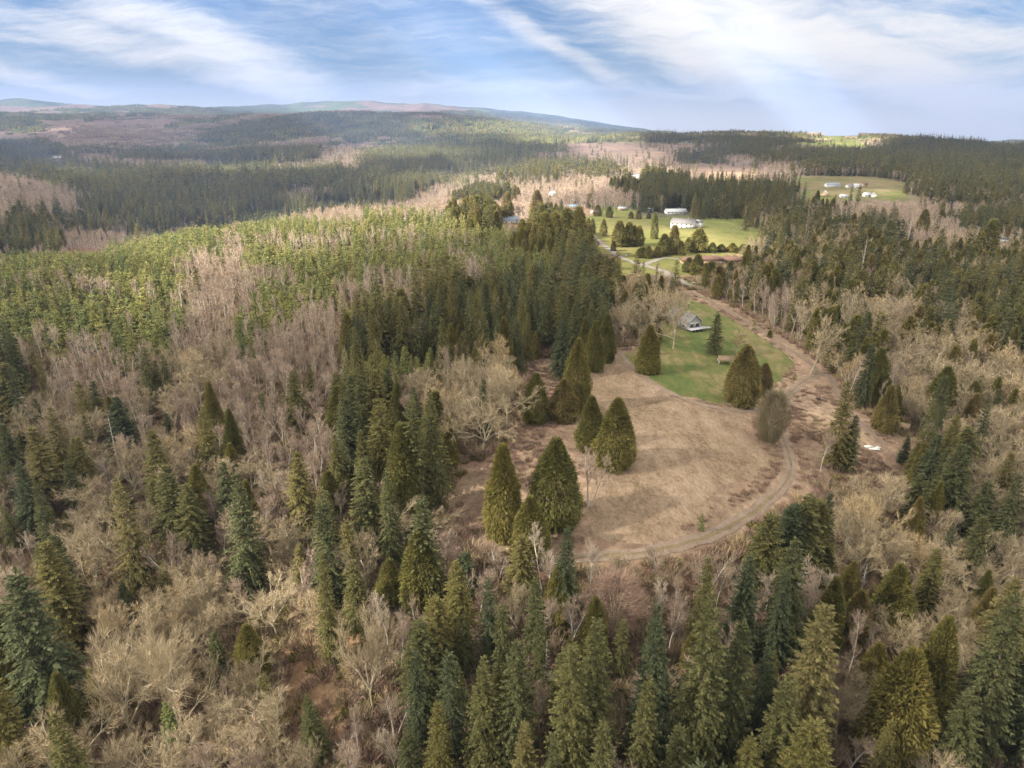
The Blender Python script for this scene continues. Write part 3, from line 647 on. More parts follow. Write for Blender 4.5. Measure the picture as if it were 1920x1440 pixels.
T('maple',1655,1105,990,70,'spreading bare maple with pale limbs beside the huge maple',None,var=3)
T('cedar',1700,1045,935,36,'narrow reddish-olive cedar right of the bare maples',None,var=0)
T('fir',1725,1170,1030,60,'sparse olive fir standing below the narrow reddish cedar','the sparse olive fir',var=4)
T('cedar',1598,1200,1110,54,'round green cedar with bleached dead spire','the dead-spired cedar',var=2)
T('fir',1820,1030,900,70,'big dark fir in the pair left of the right-hand picture edge','the big dark fir pair',var=1)
T('fir',1862,1060,890,66,'big dark fir, right one of the pair near the right-hand edge',None,var=2)
T('fir',1795,900,800,70,'wide dark fir behind the pair near the right-hand edge',None,var=3)
# foreground firs of the lower right
T('fir',1488,1465,1136,112,'very large yellow-green fir standing alone between bare thickets at the bottom','the very large bottom fir',var=0)
T('fir',1295,1460,1120,110,'tallest dark green fir of the bottom row, pointed and dense','the tallest bottom-row fir',var=1)
T('fir',1205,1440,1138,92,'tall olive fir second left of the tallest bottom-row fir','the olive bottom-row fir',var=2)
T('fir',1108,1440,1160,86,'tall fir with ragged crown at the left end of the bottom row','the ragged bottom-row fir',var=3)
T('fir',1352,1450,1170,84,'slim fir squeezed right of the tallest bottom-row fir',None,var=0)
T('fir',1308,1240,1046,56,'slim dark fir spire rising behind the bottom-row firs','the dark spire',var=4)
T('fir',1062,1490,1205,100,'yellowish fir in front at the bottom edge','the yellowish front fir',var=1)
T('fir',1195,1490,1268,70,'small spiky fir before the olive bottom-row fir',None,var=4)
T('fir',1440,1510,1275,92,'low broad fir at the bottom edge left of the very large fir',None,var=3)
T('fir',910,1450,1235,92,'rounded yellow-tipped fir at the bottom edge left of centre','the rounded bottom fir',var=2)
T('fir',965,1440,1205,80,'dull green fir behind the rounded bottom fir',None,var=3)
T('fir',872,1262,1152,44,'narrow bright green fir alone among bare alders','the narrow bright fir',var=0)
T('fir',790,1400,1215,56,'narrow blue-green fir at the bottom between bare trees','the narrow blue-green fir',var=1)
T('fir',975,1128,1005,66,'pale grey-green fir below the small front cedar','the pale grey-green fir',var=3)
T('fir',1058,1168,985,56,'tall fir with pale trunk showing, below the meadow edge','the pale-trunked fir',var=4)
T('cedar',1048,1165,1060,54,'dark cedar clasping the foot of the pale-trunked fir',None,var=1)
T('fir',1010,1330,1150,44,'half-dead fir with bleached lower trunk','the half-dead fir',var=4)
T('cedar',1660,1440,1225,110,'massive golden-green cedar near the bottom right','the massive golden cedar',var=3)
T('cedar',1715,1400,1165,76,'golden-green cedar behind the massive one at bottom right',None,var=2)
T('fir',1810,1440,1085,104,'grey-green open fir with long drooping branches at the lower right','the open grey-green fir',var=4)
T('fir',1900,1430,1100,90,'dark fir cut by the lower right picture edge',None,var=1)
T('fir',1760,1490,1300,90,'dark green fir at the bottom edge before the open grey-green fir',None,var=0)
# large conifers left of the clearing
T('fir',782,985,742,70,'very tall dark fir left of the clearing','the very tall clearing-side fir',var=1)
T('fir',815,960,730,58,'tall dark fir squeezed right of the tallest one left of the clearing',None,var=2)
T('cedar',762,990,800,70,'yellow-olive cedar in front of the very tall clearing-side fir',None,var=0)
T('fir',695,1045,862,74,'tall ragged fir left of the yellow-olive cedar','the ragged tall fir',var=3)
T('cedar',790,1142,1000,70,'golden cedar of the conifer pair at the lower edge of the clearing','the golden cedar pair',var=1)
T('fir',800,1130,930,80,'tall fir with pale trunk of the conifer pair at the lower clearing edge',None,var=4)
T('cedar',735,1130,1050,52,'small yellow cedar left of the golden cedar pair',None,var=0)
T('fir',675,1185,1050,64,'bright green fir between the sunlit maples and the clearing','the bright middle fir',var=2)
T('fir',628,1250,1035,50,'thin fir with pale lower trunk beside the bare slope','the thin pale fir',var=4)
T('fir',876,1115,1035,54,'short fir beside the bare trees at the lower clearing edge',None,var=0)
# conifers among the maples at the lower left
T('fir',272,1130,895,70,'tall narrow fir in the sunlit maple wood','the tall narrow maple-wood fir',var=1)
T('fir',342,1035,872,70,'bright green fir right of the tall narrow maple-wood fir','the bright maple-wood fir',var=0)
T('fir',478,1115,888,80,'dark fir right of centre in the maple wood','the dark maple-wood fir',var=2)
T('fir',575,1005,848,62,'dark fir with thin top beside leaning white stems','the thin-topped dark fir',var=3)
T('cedar',622,965,885,44,'olive cedar right of the thin-topped dark fir',None,var=0)
T('fir',112,1345,1068,130,'biggest fir of the lower left, with layered grey-green branches','the biggest lower-left fir',var=4)
T('cedar',22,1330,1105,96,'yellow-green cedar cut by the left picture edge','the yellow left-edge cedar',var=2)
T('fir',40,1480,1240,100,'dark fir in the bottom left corner',None,var=1)
T('fir',148,1300,1185,54,'small yellowish fir before the biggest lower-left fir',None,var=0)
T('fir',420,1295,1185,46,'small bright fir alone on the tan slope','the small bright fir',var=0)
T('young',330,1400,1318,44,'little light green fir at the bottom left edge of the wood','the little bottom fir')
T('fir',592,1430,1305,60,'blue-green fir at the bottom edge below the bare slope',None,var=2)
T('fir',38,790,682,86,'broad dark fir on the slope at the left picture edge','the broad left-edge fir',var=2)
T('fir',240,858,745,58,'ragged dark fir left of centre on the alder slope','the ragged alder-slope fir',var=3)
T('fir',400,905,762,50,'slender fir with pale top on the alder slope','the slender alder-slope fir',var=4)
T('cedar',445,880,770,34,'narrow olive cedar right of the slender alder-slope fir',None,var=0)
T('cedar',412,850,720,36,'narrow olive cedar behind the slender alder-slope fir',None,var=1)
T('fir',560,800,695,48,'fir with yellow-green lower branches on the alder slope','the yellow-skirted fir',var=1)
T('fir',870,712,622,44,'light green fir above the bare maples at the clearing edge','the light green fir',var=1)
T('cedar',945,705,598,34,'brownish cedar in front of the dark fir wood','the brownish cedar',var=0)
T('fir',733,790,690,44,'fir standing forward in the dark wood left of the light green fir',None,var=0)
T('maple',378,760,668,88,'rounded pale bare maple on the alder slope','the rounded pale maple',var=0)
T('maple',950,800,700,92,'spreading pale bare maple at the left clearing edge','the spreading edge maple',var=1)
T('maple',905,850,735,95,'large many-stemmed bare maple leaning over the clearing edge','the many-stemmed edge maple',var=2)
T('maple',865,770,672,70,'round brown bare maple behind the edge maples',None,var=3)
T('maple',1590,640,538,50,'round-headed mossy maple right of the track','the round-headed maple',var=0)
T('maple',1500,640,560,44,'tall stemmed bare maple right of the brush strip',None,var=1)
T('maple',1520,700,590,70,'tan-topped bare maple above the track fork','the tan-topped maple',var=4)
T('maple',968,1190,1100,62,'bare maple with white forked trunk below the meadow','the white forked maple',var=1)
T('maple',1150,1185,1078,104,'round rusty-brown bare thicket tree below the meadow','the rusty round tree',var=2)
T('alder',1150,1120,1035,50,'pale bare alder at the track just below the meadow')
T('alder',1103,950,838,44,'cluster-like white-stemmed alder in front of the touching cedar pair','the white-stemmed meadow alder',var=3)
T('maple',250,1400,1200,150,'great sunlit mossy maple spreading over the lower left','the great mossy maple',var=0)
T('maple',345,1400,1180,130,'sunlit mossy maple right of the great mossy maple',None,var=1)
T('maple',180,1120,1020,90,'pale yellow-mossed maple at the left of the sunlit wood','the yellow-mossed maple',var=3)
T('maple',250,1080,960,90,'pinkish bare maple beside the tall narrow maple-wood fir',None,var=2)
T('maple',520,1190,1100,110,'sunlit maple with tan twigs above the bare slope','the tan sunlit maple',var=2)
T('maple',700,1330,1150,90,'tall pinkish bare tree with fine twigs near the bottom','the tall pinkish tree',var=3)
T('maple',560,1070,990,80,'leaning white-limbed maple above the bare slope',None,var=4)
# trees near the far lawn
for a in [(1060,478,395,36,'dark cedar, left one of the tall clump beside the driveway'),(1083,482,392,34,'dark cedar in the middle of the tall clump beside the driveway'),(1040,470,400,30,'olive cedar at the left foot of the tall driveway clump'),(1105,485,440,20,'small cedar at the right foot of the tall driveway clump'),(1022,478,402,30,'dark cedar behind the tall driveway clump, farthest left')]: T('cedar',*a)
LAND.append((1070,440,'the tall driveway clump'))
T('cedar',1160,462,416,24,'orange-green cedar on the sunlit lawn, left one of a row of four'); T('cedar',1178,462,418,22,'orange-green cedar on the sunlit lawn, second of a row of four')
T('cedar',1187,462,424,18,'orange-green cedar on the sunlit lawn, third of a row of four'); T('cedar',1197,460,425,18,'orange-green cedar on the sunlit lawn, last of a row of four')
T('cedar',1131,443,412,12,'small thin cedar on the lawn left of the row of four'); T('cedar',1226,448,400,13,'tall slim cedar alone on the lawn before the white house','the slim lawn cedar')
T('cedar',1308,472,430,30,'bright golden cedar behind the brown-roofed house','the golden cedar')
T('cedar',1244,478,440,22,'golden-green tree by the driveway bend'); T('cedar',1262,476,424,20,'tall golden tree between driveway and white house')
T('cedar',1205,482,464,26,'low bright green bush at the driveway fork'); T('cedar',1290,510,484,20,'dark cedar left of the pair below the brown-roofed house'); T('cedar',1306,516,478,22,'cedar pair member just below the brown-roofed house')
T('cedar',1345,545,500,30,'dark green cedar at the lower end of the driveway','the driveway-end cedar'); T('fir',1265,540,488,22,'dark conifer left of the driveway end'); T('cedar',1330,540,492,26,'olive cedar behind the driveway-end cedar')
T('fir',1190,560,482,24,'dark pointed fir standing up before the sunlit lawn','the dark fir before the lawn',var=0); T('fir',1203,560,490,16,'narrow dark fir right of the pointed fir before the lawn'); T('fir',1131,565,485,26,'dark pointed fir at the left of the sunlit lawn'); T('fir',1228,565,492,10,'thin spindly fir before the driveway')
T('cedar',893,412,368,24,'bright yellow cedar, leftmost of the sunlit cedars','the leftmost yellow cedar'); T('cedar',951,412,362,22,'bright yellow cedar behind the blue-grey roof'); T('cedar',1007,416,360,24,'tall bright yellow cedar right of the blue-grey roof'); T('cedar',928,428,392,24,'low yellow cedar before the blue-grey roof'); T('cedar',980,470,430,20,'yellow cedar below the blue-grey roof')
T('fir',1500,470,400,16,'bleached half-dead fir spire on the right'); T('cedar',1843,500,415,34,'tall olive cedar near the grey roof at far right','the far right cedar'); T('cedar',1725,450,395,22,'olive cedar in the right-hand wood')

for i, (px, pb, pt, wd, what) in enumerate([(1215,484,462,16,'bush of the hedge left of the driveway fork'),(1232,482,462,16,'low golden bush beside the driveway fork'),(1275,478,452,16,'rounded bush behind the driveway fork'),(1290,470,446,16,'olive bush left of the golden cedar'),(1335,474,455,14,'bush right of the golden cedar'),(1352,472,458,16,'bush in the row behind the red-brown roofs, left one'),(1372,473,456,18,'bush in the row behind the red-brown roofs, middle one'),(1392,476,458,18,'bush in the row behind the red-brown roofs, right one'),(1410,486,462,18,'cedar at the right end of the red-brown roofs'),(1322,520,494,16,'cedar right of the pair below the red-brown roofs'),(1368,525,490,22,'cedar below the right end of the red-brown roofs'),(1183,410,397,9,'tiny dark bush on the upper lawn edge, left one'),(1197,411,395,10,'tiny dark bush on the upper lawn edge, right one'),(1216,410,398,7,'tiny bush before the small white outbuilding'),(1150,470,452,9,'little bush beside the upper driveway'),(1120,405,385,14,'yellow-green tree at the top of the far lawn'),(1142,408,388,12,'small yellow-green tree at the top of the far lawn')]): T('cedar', px, pb, pt, wd, what, var=i)
# ------------------------------------------------------------------ the rest of the forest
LODF = {}
def kind_for(z, r):
    c = chr(z)
    tb = {'K': (('young', .985), ('alder', 1.)), 'k': (('young', .68), ('alder', 1.)), 'A': (('alder', .965), ('young', .98), ('fir', 1.)), 'a': (('alder', .6), ('fir', 1.)),
          'F': (('fir', .84), ('cedar', .93), ('alder', 1.)), 'f': (('fir', .40), ('alder', .85), ('cedar', 1.)), 'C': (('cedar', .75), ('fir', 1.)),
          'M': (('maple', .72), ('alder', .87), ('fir', .95), ('cedar', 1.)), 'X': (('maple', .38), ('alder', .71), ('fir', .91), ('cedar', 1.)),
          'Y': (('cedar', .30), ('fir', .68), ('alder', .82), ('maple', 1.))}.get(c)
    if tb is None: return None
    for k, p in tb:
        if r <= p: return k
SPC = dict(fir=5.8, young=3.7, cedar=5.2, alder=4.2, maple=6.8)
HT = dict(fir=(14, 33), young=(9.5, 15), cedar=(13, 22), alder=(10.5, 16.5), maple=(13, 19))
def track_ok(x, y):
    for line, wd in TRACKS:
        if ((line[:, 0]-x)**2+(line[:, 1]-y)**2).min() < wd*wd: return False
    return True
HOUSES_PX = [(1283,612,17),(1285,425,26),(1262,396,26),(1340,488,28),(955,414,16),(1036,362,12),(1076,386,12),(1692,803,8),(1635,842,8),(1865,450,20),(1560,352,26),(1605,354,40),(1545,366,14),(1582,370,12),(1630,370,22),(105,295,40),(1192,332,26),(1780,383,12),(1216,393,8)]
HOUSES = [(*unproject(a, b), r) for a, b, r in HOUSES_PX]
SIGHT = [(a, b, r) for a, b, r in [(1283,618,24),(955,412,16),(1036,360,12),(1076,388,14),(1865,450,20),(1560,348,18),(1605,352,28),(1545,366,12),(1630,368,16),(105,293,24),(1192,332,20),(1780,383,8),(1262,392,28),(1285,416,30),(1340,488,45),(1692,803,14),(1216,393,10),(1582,368,10),(1635,842,18)]]
def scatter():
    trees = []
    def batch(y0, y1, step, ulim):
        ny = int((y1-y0)/step)
        for iy in range(ny):
            yy = y0+iy*step; hw = yy*ulim+25; n = int(2*hw/step)
            xs = -hw+(np.arange(n)+rng.random(n))*step; ys = yy+rng.random(n)*step
            yield xs, ys
    # r < 900
    X, Y = map(np.concatenate, zip(*batch(30, 900, 3.1, 1.02)))
    o = rng.permutation(len(X)); X = X[o]; Y = Y[o]; Z = height(X, Y)
    px, py = project(X, Y, Z+6); jx = fbm(X, Y, 14, 5)-.5; jy = fbm(X, Y, 17, 6)-.5
    dj = np.clip(14000/np.hypot(X, Y), 18, 110); bandn = 1-np.abs(fbm(X*.55+Y*.35, Y*.9, 75, 3, 3)-.5)
    zc = zone(px+jx*dj*1.1, np.clip(py+jy*dj*.8, 150, 1439)); rr = rng.random(len(X)); inF = inside(X, Y, FIELD)
    for q in FARFIELDS: inF |= inside(X, Y, q)
    pbx, pby = project(X, Y, Z)
    for i in range(len(X)):
        if inF[i]: continue
        c = chr(zc[i])
        if c in '.gdo' or (c == 'B'): continue
        if c in 'Kk' and bandn[i] > .972: zc[i] = ord('A')
        k = kind_for(zc[i], rr[i])
        d = math.hypot(X[i], Y[i]); sp = SPC[k]*(1+.15*(d > 450))
        if not free(X[i], Y[i], sp): continue
        if not track_ok(X[i], Y[i]): continue
        if any((hx-X[i])**2+(hy-Y[i])**2 < (hr*.6)**2 for hx, hy, hr in HOUSES): continue
        lo, hi = HT[k]; h = lo+(hi-lo)*random.random()**1.1
        if c == 'F' and d > 380: h *= .95
        if c in 'K' and px[i] > 640 and py[i] < 700 and py[i] > 520 and px[i] > 850: h *= 1.5
        if k == 'young' and c == 'A': h *= .8
        ptx, pty = project(X[i], Y[i], Z[i]+h)
        if d < 800 and k != 'alder':
            ct = chr(int(zone(ptx, max(150, pty+10))))
            if ct in '.g' or (ct == 'B' and k != 'maple'): continue
            if k in ('fir', 'cedar') and ct == 'A' and random.random() < .6: continue
        if any(abs(pbx[i]-a) < r+8 and pty < b+6 < pby[i] for a, b, r in SIGHT): continue
        # nothing may stand up in front of the clearing
        if k in ('fir', 'cedar', 'maple') and pby[i] > 1040 and pty < 1040 and 1090 < pbx[i] < 1400: h = 8; 
        occupy(X[i], Y[i], sp); trees.append((d, k, X[i], Y[i], h))
    return trees
TREES = scatter()
TREES.sort(key=lambda t: t[0])

# labels: nearest landmark, side, rank from it; beyond that a wood's shared description
_W = 'zero one two three four five six seven eight nine ten eleven twelve thirteen fourteen fifteen sixteen seventeen eighteen nineteen'.split()
def words(n):
    n = max(0, min(100, int(n)))
    if n < 20: return _W[n]
    if n == 100: return 'hundred'
    t = ['twenty', 'thirty', 'forty', 'fifty', 'sixty', 'seventy', 'eighty', 'ninety'][n//10-2]; return t+('-'+_W[n % 10] if n % 10 else '')
ORD = ['nearest', 'second nearest', 'third nearest', 'fourth nearest', 'fifth nearest', 'sixth nearest']
KW = dict(fir='fir', young='young fir', cedar='cedar', alder='bare alder', maple='mossy maple')
def region(px, py):
    if py > 1040: return ('in the sunlit lower-left wood' if px < 700 else 'in the mixed wood below the meadow' if px < 1400 else 'in the mixed wood at the lower right')
    if px < 850: return ('on the far left slope' if py > 660 and px < 420 else 'on the left alder slope' if py > 660 else 'on the sunlit plantation hill' if py > 400 else 'in the valley behind the plantation')
    if px < 1290: return 'in the dark wood above the clearing' if py > 480 else 'around the far houses'
    return 'in the wood right of the track' if py > 600 else 'in the wood beyond the track' if py > 420 else 'in the far right valley'
def descr(kind, h, lo, hi): return 'tall' if h > lo+(hi-lo)*.66 else 'small' if h < lo+(hi-lo)*.3 else 'mid-sized'
LAND += [(430,570,'the tan bare hollow in the plantation'),(60,480,'the left end of the plantation ridge'),(800,390,'the tan top of the plantation ridge'),(1283,600,'the grey lawn house'),(1692,800,'the beige shed'),(1285,418,'the large white house'),(956,412,'the blue-grey roof'),(1340,487,'the red-brown roofs'),(500,430,'the middle of the sunlit ridge'),(200,600,'the lower left of the sunlit plantation'),(1240,640,'the upper lawn edge'),(1560,710,'the track fork'),(1100,1045,'the lower end of the track'),(1050,540,'the top of the dark wood'),(820,600,'the left side of the dark wood'),(600,1230,'the bare orange slope'),(1780,620,'the brown hollow in the right-hand wood')]
LANDA = np.array([(a, b) for a, b, _ in LAND])
RANK = {}
LIMIT = dict(fir=300, young=300, cedar=300, alder=300, maple=300)
REST = {k: [] for k in NAMES}
for d, k, x, y, h in TREES:
    z = float(height(x, y)); px, py = project(x, y, z+h*.5); p = PROTO[k+'0'][0]
    wm = 2*p['R']*(h/p['H'])**.8*random.uniform(.82, 1.2)*random.choice((.85, 1, 1.2))*(.78 if k == 'cedar' else 1.2 if k == 'fir' and d < 260 else 1)
    if COUNT[k] < LIMIT[k] and -40 < px < 1960 and py < 1490 and project(x, y, z+h)[1] < 1440:
        dd = np.hypot(LANDA[:, 0]-px, (LANDA[:, 1]-py)); j = int(dd.argmin()); vx, vy = px-LANDA[j, 0], py-LANDA[j, 1]
        a = math.degrees(math.atan2(-vy, vx)) % 360; s = ['right of', 'up and right of', 'above', 'up and left of', 'left of', 'down and left of', 'below', 'down and right of'][int((a+22.5)//45) % 8]
        key = (k, j, s)
        REST.setdefault('_cand', []).append((float(dd[j]), key, k, x, y, h, wm, px, py, s, j)); COUNT[k] += 1
    else: REST[k].append((x, y, h, wm))
cands = REST.pop('_cand'); cands.sort(key=lambda c: c[0])
for k in NAMES: COUNT[k] = 0
for dist, key, k, x, y, h, wm, px, py, s, j in cands:
    RANK[key] = RANK.get(key, 0)+1; n = RANK[key]; lo, hi = HT[k]; reg = region(px, py)
    if n <= 6 and dist < 260: lab = '%s %s %s %s' % (ORD[n-1], KW[k], s, LAND[j][2])
    else: lab = '%s %s %s, %s percent across, %s percent down' % (descr(k, h, lo, hi), KW[k], reg, words(round(px/19.2)), words(round(py/14.4)))
    put_tree(k, x, y, h, wm, lab, '%s trees %s' % (KW[k], reg))

# ------------------------------------------------------------------ stuff: what is left of the woods, one object per kind
def scatter_nodes(name, protos, pts, idx, rot, scl, label, kind='stuff', dz=-.15, group=None):
    pts = np.asarray(pts, float); V = np.column_stack([pts, height(pts[:, 0], pts[:, 1])+dz])
    me = bpy.data.meshes.new(name); me.vertices.add(len(V)); me.vertices.foreach_set('co', V.astype(np.float32).ravel())
    a = me.attributes.new('pick', 'INT', 'POINT'); a.data.foreach_set('value', np.asarray(idx, np.int32))
    a = me.attributes.new('turn', 'FLOAT_VECTOR', 'POINT'); a.data.foreach_set('vector', np.column_stack([np.zeros(len(V)), np.zeros(len(V)), rot]).astype(np.float32).ravel())
    a = me.attributes.new('size', 'FLOAT_VECTOR', 'POINT'); a.data.foreach_set('vector', np.asarray(scl, np.float32).ravel())
    o = obj(name, me); tag(o, label, None, group, kind)
    ng = bpy.data.node_groups.new(name, 'GeometryNodeTree'); ng.interface.new_socket('Geometry', in_out='INPUT', socket_type='NodeSocketGeometry'); ng.interface.new_socket('Geometry', in_out='OUTPUT', socket_type='NodeSocketGeometry')
    N, L = ng.nodes, ng.links; gi = N.new('NodeGroupInput'); go = N.new('NodeGroupOutput'); ip = N.new('GeometryNodeInstanceOnPoints'); jn = N.new('GeometryNodeJoinGeometry')
    for me2 in reversed(protos):
        po = bpy.data.objects.new(me2.name, me2); oi = N.new('GeometryNodeObjectInfo'); oi.inputs['Object'].default_value = po; oi.inputs['As Instance'].default_value = True; L.new(oi.outputs['Geometry'], jn.inputs[0])
    def attr(nm, t):
        n = N.new('GeometryNodeInputNamedAttribute'); n.data_type = t; n.inputs['Name'].default_value = nm; return n.outputs['Attribute']
    L.new(gi.outputs[0], ip.inputs['Points']); L.new(jn.outputs[0], ip.inputs['Instance']); ip.inputs['Pick Instance'].default_value = True
    L.new(attr('pick', 'INT'), ip.inputs['Instance Index']); L.new(attr('turn', 'FLOAT_VECTOR'), ip.inputs['Rotation']); L.new(attr('size', 'FLOAT_VECTOR'), ip.inputs['Scale'])
    L.new(ip.outputs[0], go.inputs[0]); md = o.modifiers.new('scatter', 'NODES'); md.node_group = ng
    return o
# middle distance, 900 m to 2800 m
def middle():
    X, Y = [], []
    yy = 900.
    while yy < 2800:
        st = 7.0+2.2*(yy-900)/1900; hw = yy*.84; n = int(2*hw/st); X.append(-hw+(np.arange(n)+rng.random(n))*st); Y.append(yy+rng.random(n)*st); yy += st
    X = np.concatenate(X); Y = np.concatenate(Y); Z = height(X, Y); px, py = project(X, Y, Z+9)
    jx = fbm(X, Y, 70, 5)-.5; jy = fbm(X, Y, 80, 6)-.5; zc = zone(px+jx*90+rng.normal(0, 9, len(X)), np.clip(py+jy*30+rng.normal(0, 2.5, len(X)), 150, 1439)); inF = np.zeros(len(X), bool)
    for q in FARFIELDS: inF |= inside(X, Y, q)
    pbx, pby = project(X, Y, Z); pt = project(X, Y, Z+22)[1]
    for a, b, r in SIGHT: inF |= (np.abs(pbx-a) < r*.6) & (pt < b+3) & (pby > b-2)
    keep = rng.random(len(X)) < .12
    inF |= (pbx > 1495) & (pbx < 1725) & (pby > 369) & (pt < 368) & ~keep
    inF |= (pbx > 1290) & (pbx < 1440) & (pby > 345) & (pt < 340) & ~keep
    rr = rng.random(len(X)); lone = rng.random(len(X))
    st1 = fbm(X, Y, 330, 2); st2 = fbm(X, Y, 210, 4)
    for i in range(len(X)):
        c = chr(zc[i])
        if c == 'F' and Y[i] > 1250: c = 'A' if st1[i] > .60 else 'k' if st2[i] > .57 else 'K' if st2[i] < .43 else 'f' if st1[i] < .40 else 'F'
        if inF[i] or c in '.': continue
        if c in 'gdB':
            if lone[i] > .012: continue
            k = 'fir'
        else: k = kind_for(zc[i], rr[i])
        if k == 'young' and rng.random() < .15: k = 'fir'
        lo, hi = HT[k]; h = (lo+(hi-lo)*rng.random())*(1.2 if c in 'FfC' else .85)
        if k == 'young': h *= 1.15
        wm = {'fir': 7.2, 'young': 5.8, 'cedar': 7.5, 'alder': 6.8, 'maple': 9}[k]*rng.uniform(.8, 1.2)
        REST[k].append((X[i], Y[i], h, wm))
middle()
RN = dict(fir=('fir_forest', 'dark fir forest covering the valley and the hills behind'), young=('young_fir_plantation', 'dense young firs covering the hill left of the clearing'),
          cedar=('cedar_woods', 'scattered olive cedars through the far woods'), alder=('alder_woods', 'leafless reddish alder woods on the slopes'), maple=('maple_woods', 'leafless mossy maples among the far woods'))
for k, lst in REST.items():
    A = np.array(lst); d = np.hypot(A[:, 0], A[:, 1]); protos, base = [], {}
    for l in '012':
        base[l] = len(protos); protos += PROTO[k+l]
    lod = np.where(d < 300, 0, np.where(d < 1350, 1, 2)); idx = np.zeros(len(A), int); scl = np.zeros((len(A), 3))
    for l in (0, 1, 2):
        m = lod == l; n = len(PROTO[k+str(l)]); v = rng.integers(0, n, m.sum()); idx[m] = base[str(l)]+v
        Rv = np.array([p['R'] for p in PROTO[k+str(l)]])[v]; Hv = np.array([p['H'] for p in PROTO[k+str(l)]])[v]
        s = A[m, 3]/2/Rv; scl[m] = np.column_stack([s, s, A[m, 2]/Hv])
    scatter_nodes(RN[k][0], [p['whole'] for p in protos], A[:, :2], idx, rng.random(len(A))*6.283, scl, RN[k][1])
    print(k, len(A))

# far hills beyond 2.8 km: tiles of many small trees
def tile(name, kinds, seed, n=34, size=44.):
    R = np.random.default_rng(seed); Vs, Fs, Ts, I = [], [], [], []; off = 0; mats = [M['fir'], M['young'], M['alder'], M['cedar']]
    for _ in range(n):
        k = kinds[R.integers(len(kinds))]; x, y = R.uniform(-size/2, size/2, 2); h = R.uniform(15, 27)*(.62 if k == 'young' else .7 if k == 'alder' else 1); rw = {'fir': 3.6, 'young': 3, 'alder': 3.4, 'cedar': 3.8}[k]*R.uniform(.8, 1.2)
        if k == 'alder':
            m = 14; a = R.random(m)*6.28; b = np.column_stack([np.cos(a)*.3, np.sin(a)*.3, np.full(m, .25)*h]); D = np.column_stack([np.cos(a)*R.uniform(0, .5, m), np.sin(a)*R.uniform(0, .5, m), np.ones(m)]); L = np.full(m, h*.75)*R.uniform(.7, 1, m); W = np.full(m, .55)
            v, f, t = kites(b, D, L, W, R, 3)
        else:
            lv = 5; v = []; f = []; m = 6
            for q in range(lv):
                z1 = h*(q+1.25)/lv*.97 if q < lv-1 else h; z0 = h*(q*.92)/lv; r0 = rw*(1-q/lv)**.8*R.uniform(.85, 1.15); a = np.arange(m)*6.283/m+R.random()*3; rj = r0*R.uniform(.6, 1.25, m)
                s = len(v); v += [[0, 0, min(z1, h)]]+[[rj[i]*math.cos(a[i]), rj[i]*math.sin(a[i]), z0] for i in range(m)]; f += [[s, s+1+i, s+1+(i+1) % m, s] for i in range(m)]
            v = np.array(v, float); f = np.array(f); t = np.repeat(R.random(lv), m+1)
        v = v+[x, y, 0]
        if k == 'alder': Fs.append((f+off)); I += [2]*len(f)
        else: Fs.append(f[:, :3]+off); I += [mats.index(M[k])]*len(f)
        Vs.append(v); Ts.append(t); off += len(v)
    q4 = [f for f in Fs if f.shape[1] == 4]; t3 = [f for f in Fs if f.shape[1] == 3]
    i4 = [2]*sum(len(f) for f in q4); i3 = [i for i in I if i != 2]
    F = []; idx = []
    if q4: F.append(np.vstack(q4)); idx += i4
    if t3: F.append(np.vstack(t3)); idx += i3
    return new_mesh(name, np.vstack(Vs), F, mats, idx=idx, tint=np.concatenate(Ts))
def far_hills():
    tiles = [tile('far_fir_tile', ['fir'], 1), tile('far_fir_tile', ['fir', 'fir', 'fir', 'cedar'], 2), tile('far_young_tile', ['young'], 3), tile('far_young_tile', ['young', 'young', 'fir'], 4), tile('far_alder_tile', ['alder'], 5), tile('far_alder_tile', ['alder', 'alder', 'alder', 'young'], 6)]
    X, Y = [], []; yy = 2790.
    while yy < 7000:
        st = 34+ (yy-2800)*.003; hw = yy*.80; n = int(2*hw/st); X.append(-hw+(np.arange(n)+rng.random(n)*.7)*st); Y.append(yy+rng.random(n)*st*.7); yy += st
    X = np.concatenate(X); Y = np.concatenate(Y); Z = height(X, Y); px, py = project(X, Y, Z+9); jx = fbm(X, Y, 260, 5)-.5; jy = fbm(X, Y, 280, 6)-.5
    zc = zone(px+jx*150+rng.normal(0, 16, len(X)), np.clip(py+jy*22+rng.normal(0, 3.5, len(X)), 150, 1439)); q = fbm(X, Y, 900, 6); pts = []; idx = []
    st1 = fbm(X, Y, 600, 2); st2 = fbm(X, Y, 420, 4)
    for i in range(len(X)):
        c = chr(zc[i])
        if c == 'F' and Y[i] < 5400: c = 'A' if st1[i] > .62 else 'k' if st2[i] > .60 else 'K' if st2[i] < .41 else 'F'
        if Y[i] > 5400: c = 'd' if q[i] > .66 else 'K' if q[i] > .50 else 'A' if q[i] < .32 else 'F'
        if c in '.gdB':
            continue
        r = rng.random(); t = {'F': 0 if r < .5 else 1, 'f': 0 if r < .5 else 4, 'K': 2 if r < .5 else 3, 'k': 2 if r < .5 else 5, 'A': 4 if r < .7 else 5, 'a': 4 if r < .5 else 1}.get(c, 0)
        pts.append((X[i], Y[i])); idx.append(t)
    n = len(pts); s = rng.uniform(.85, 1.15, n); print('tiles', n)
    scatter_nodes('hill_forest', tiles, pts, idx, rng.random(n)*6.283, np.column_stack([s, s, s*rng.uniform(.8, 1.1, n)]), 'forest and logged stands on the far hills', dz=-1.5)
far_hills()

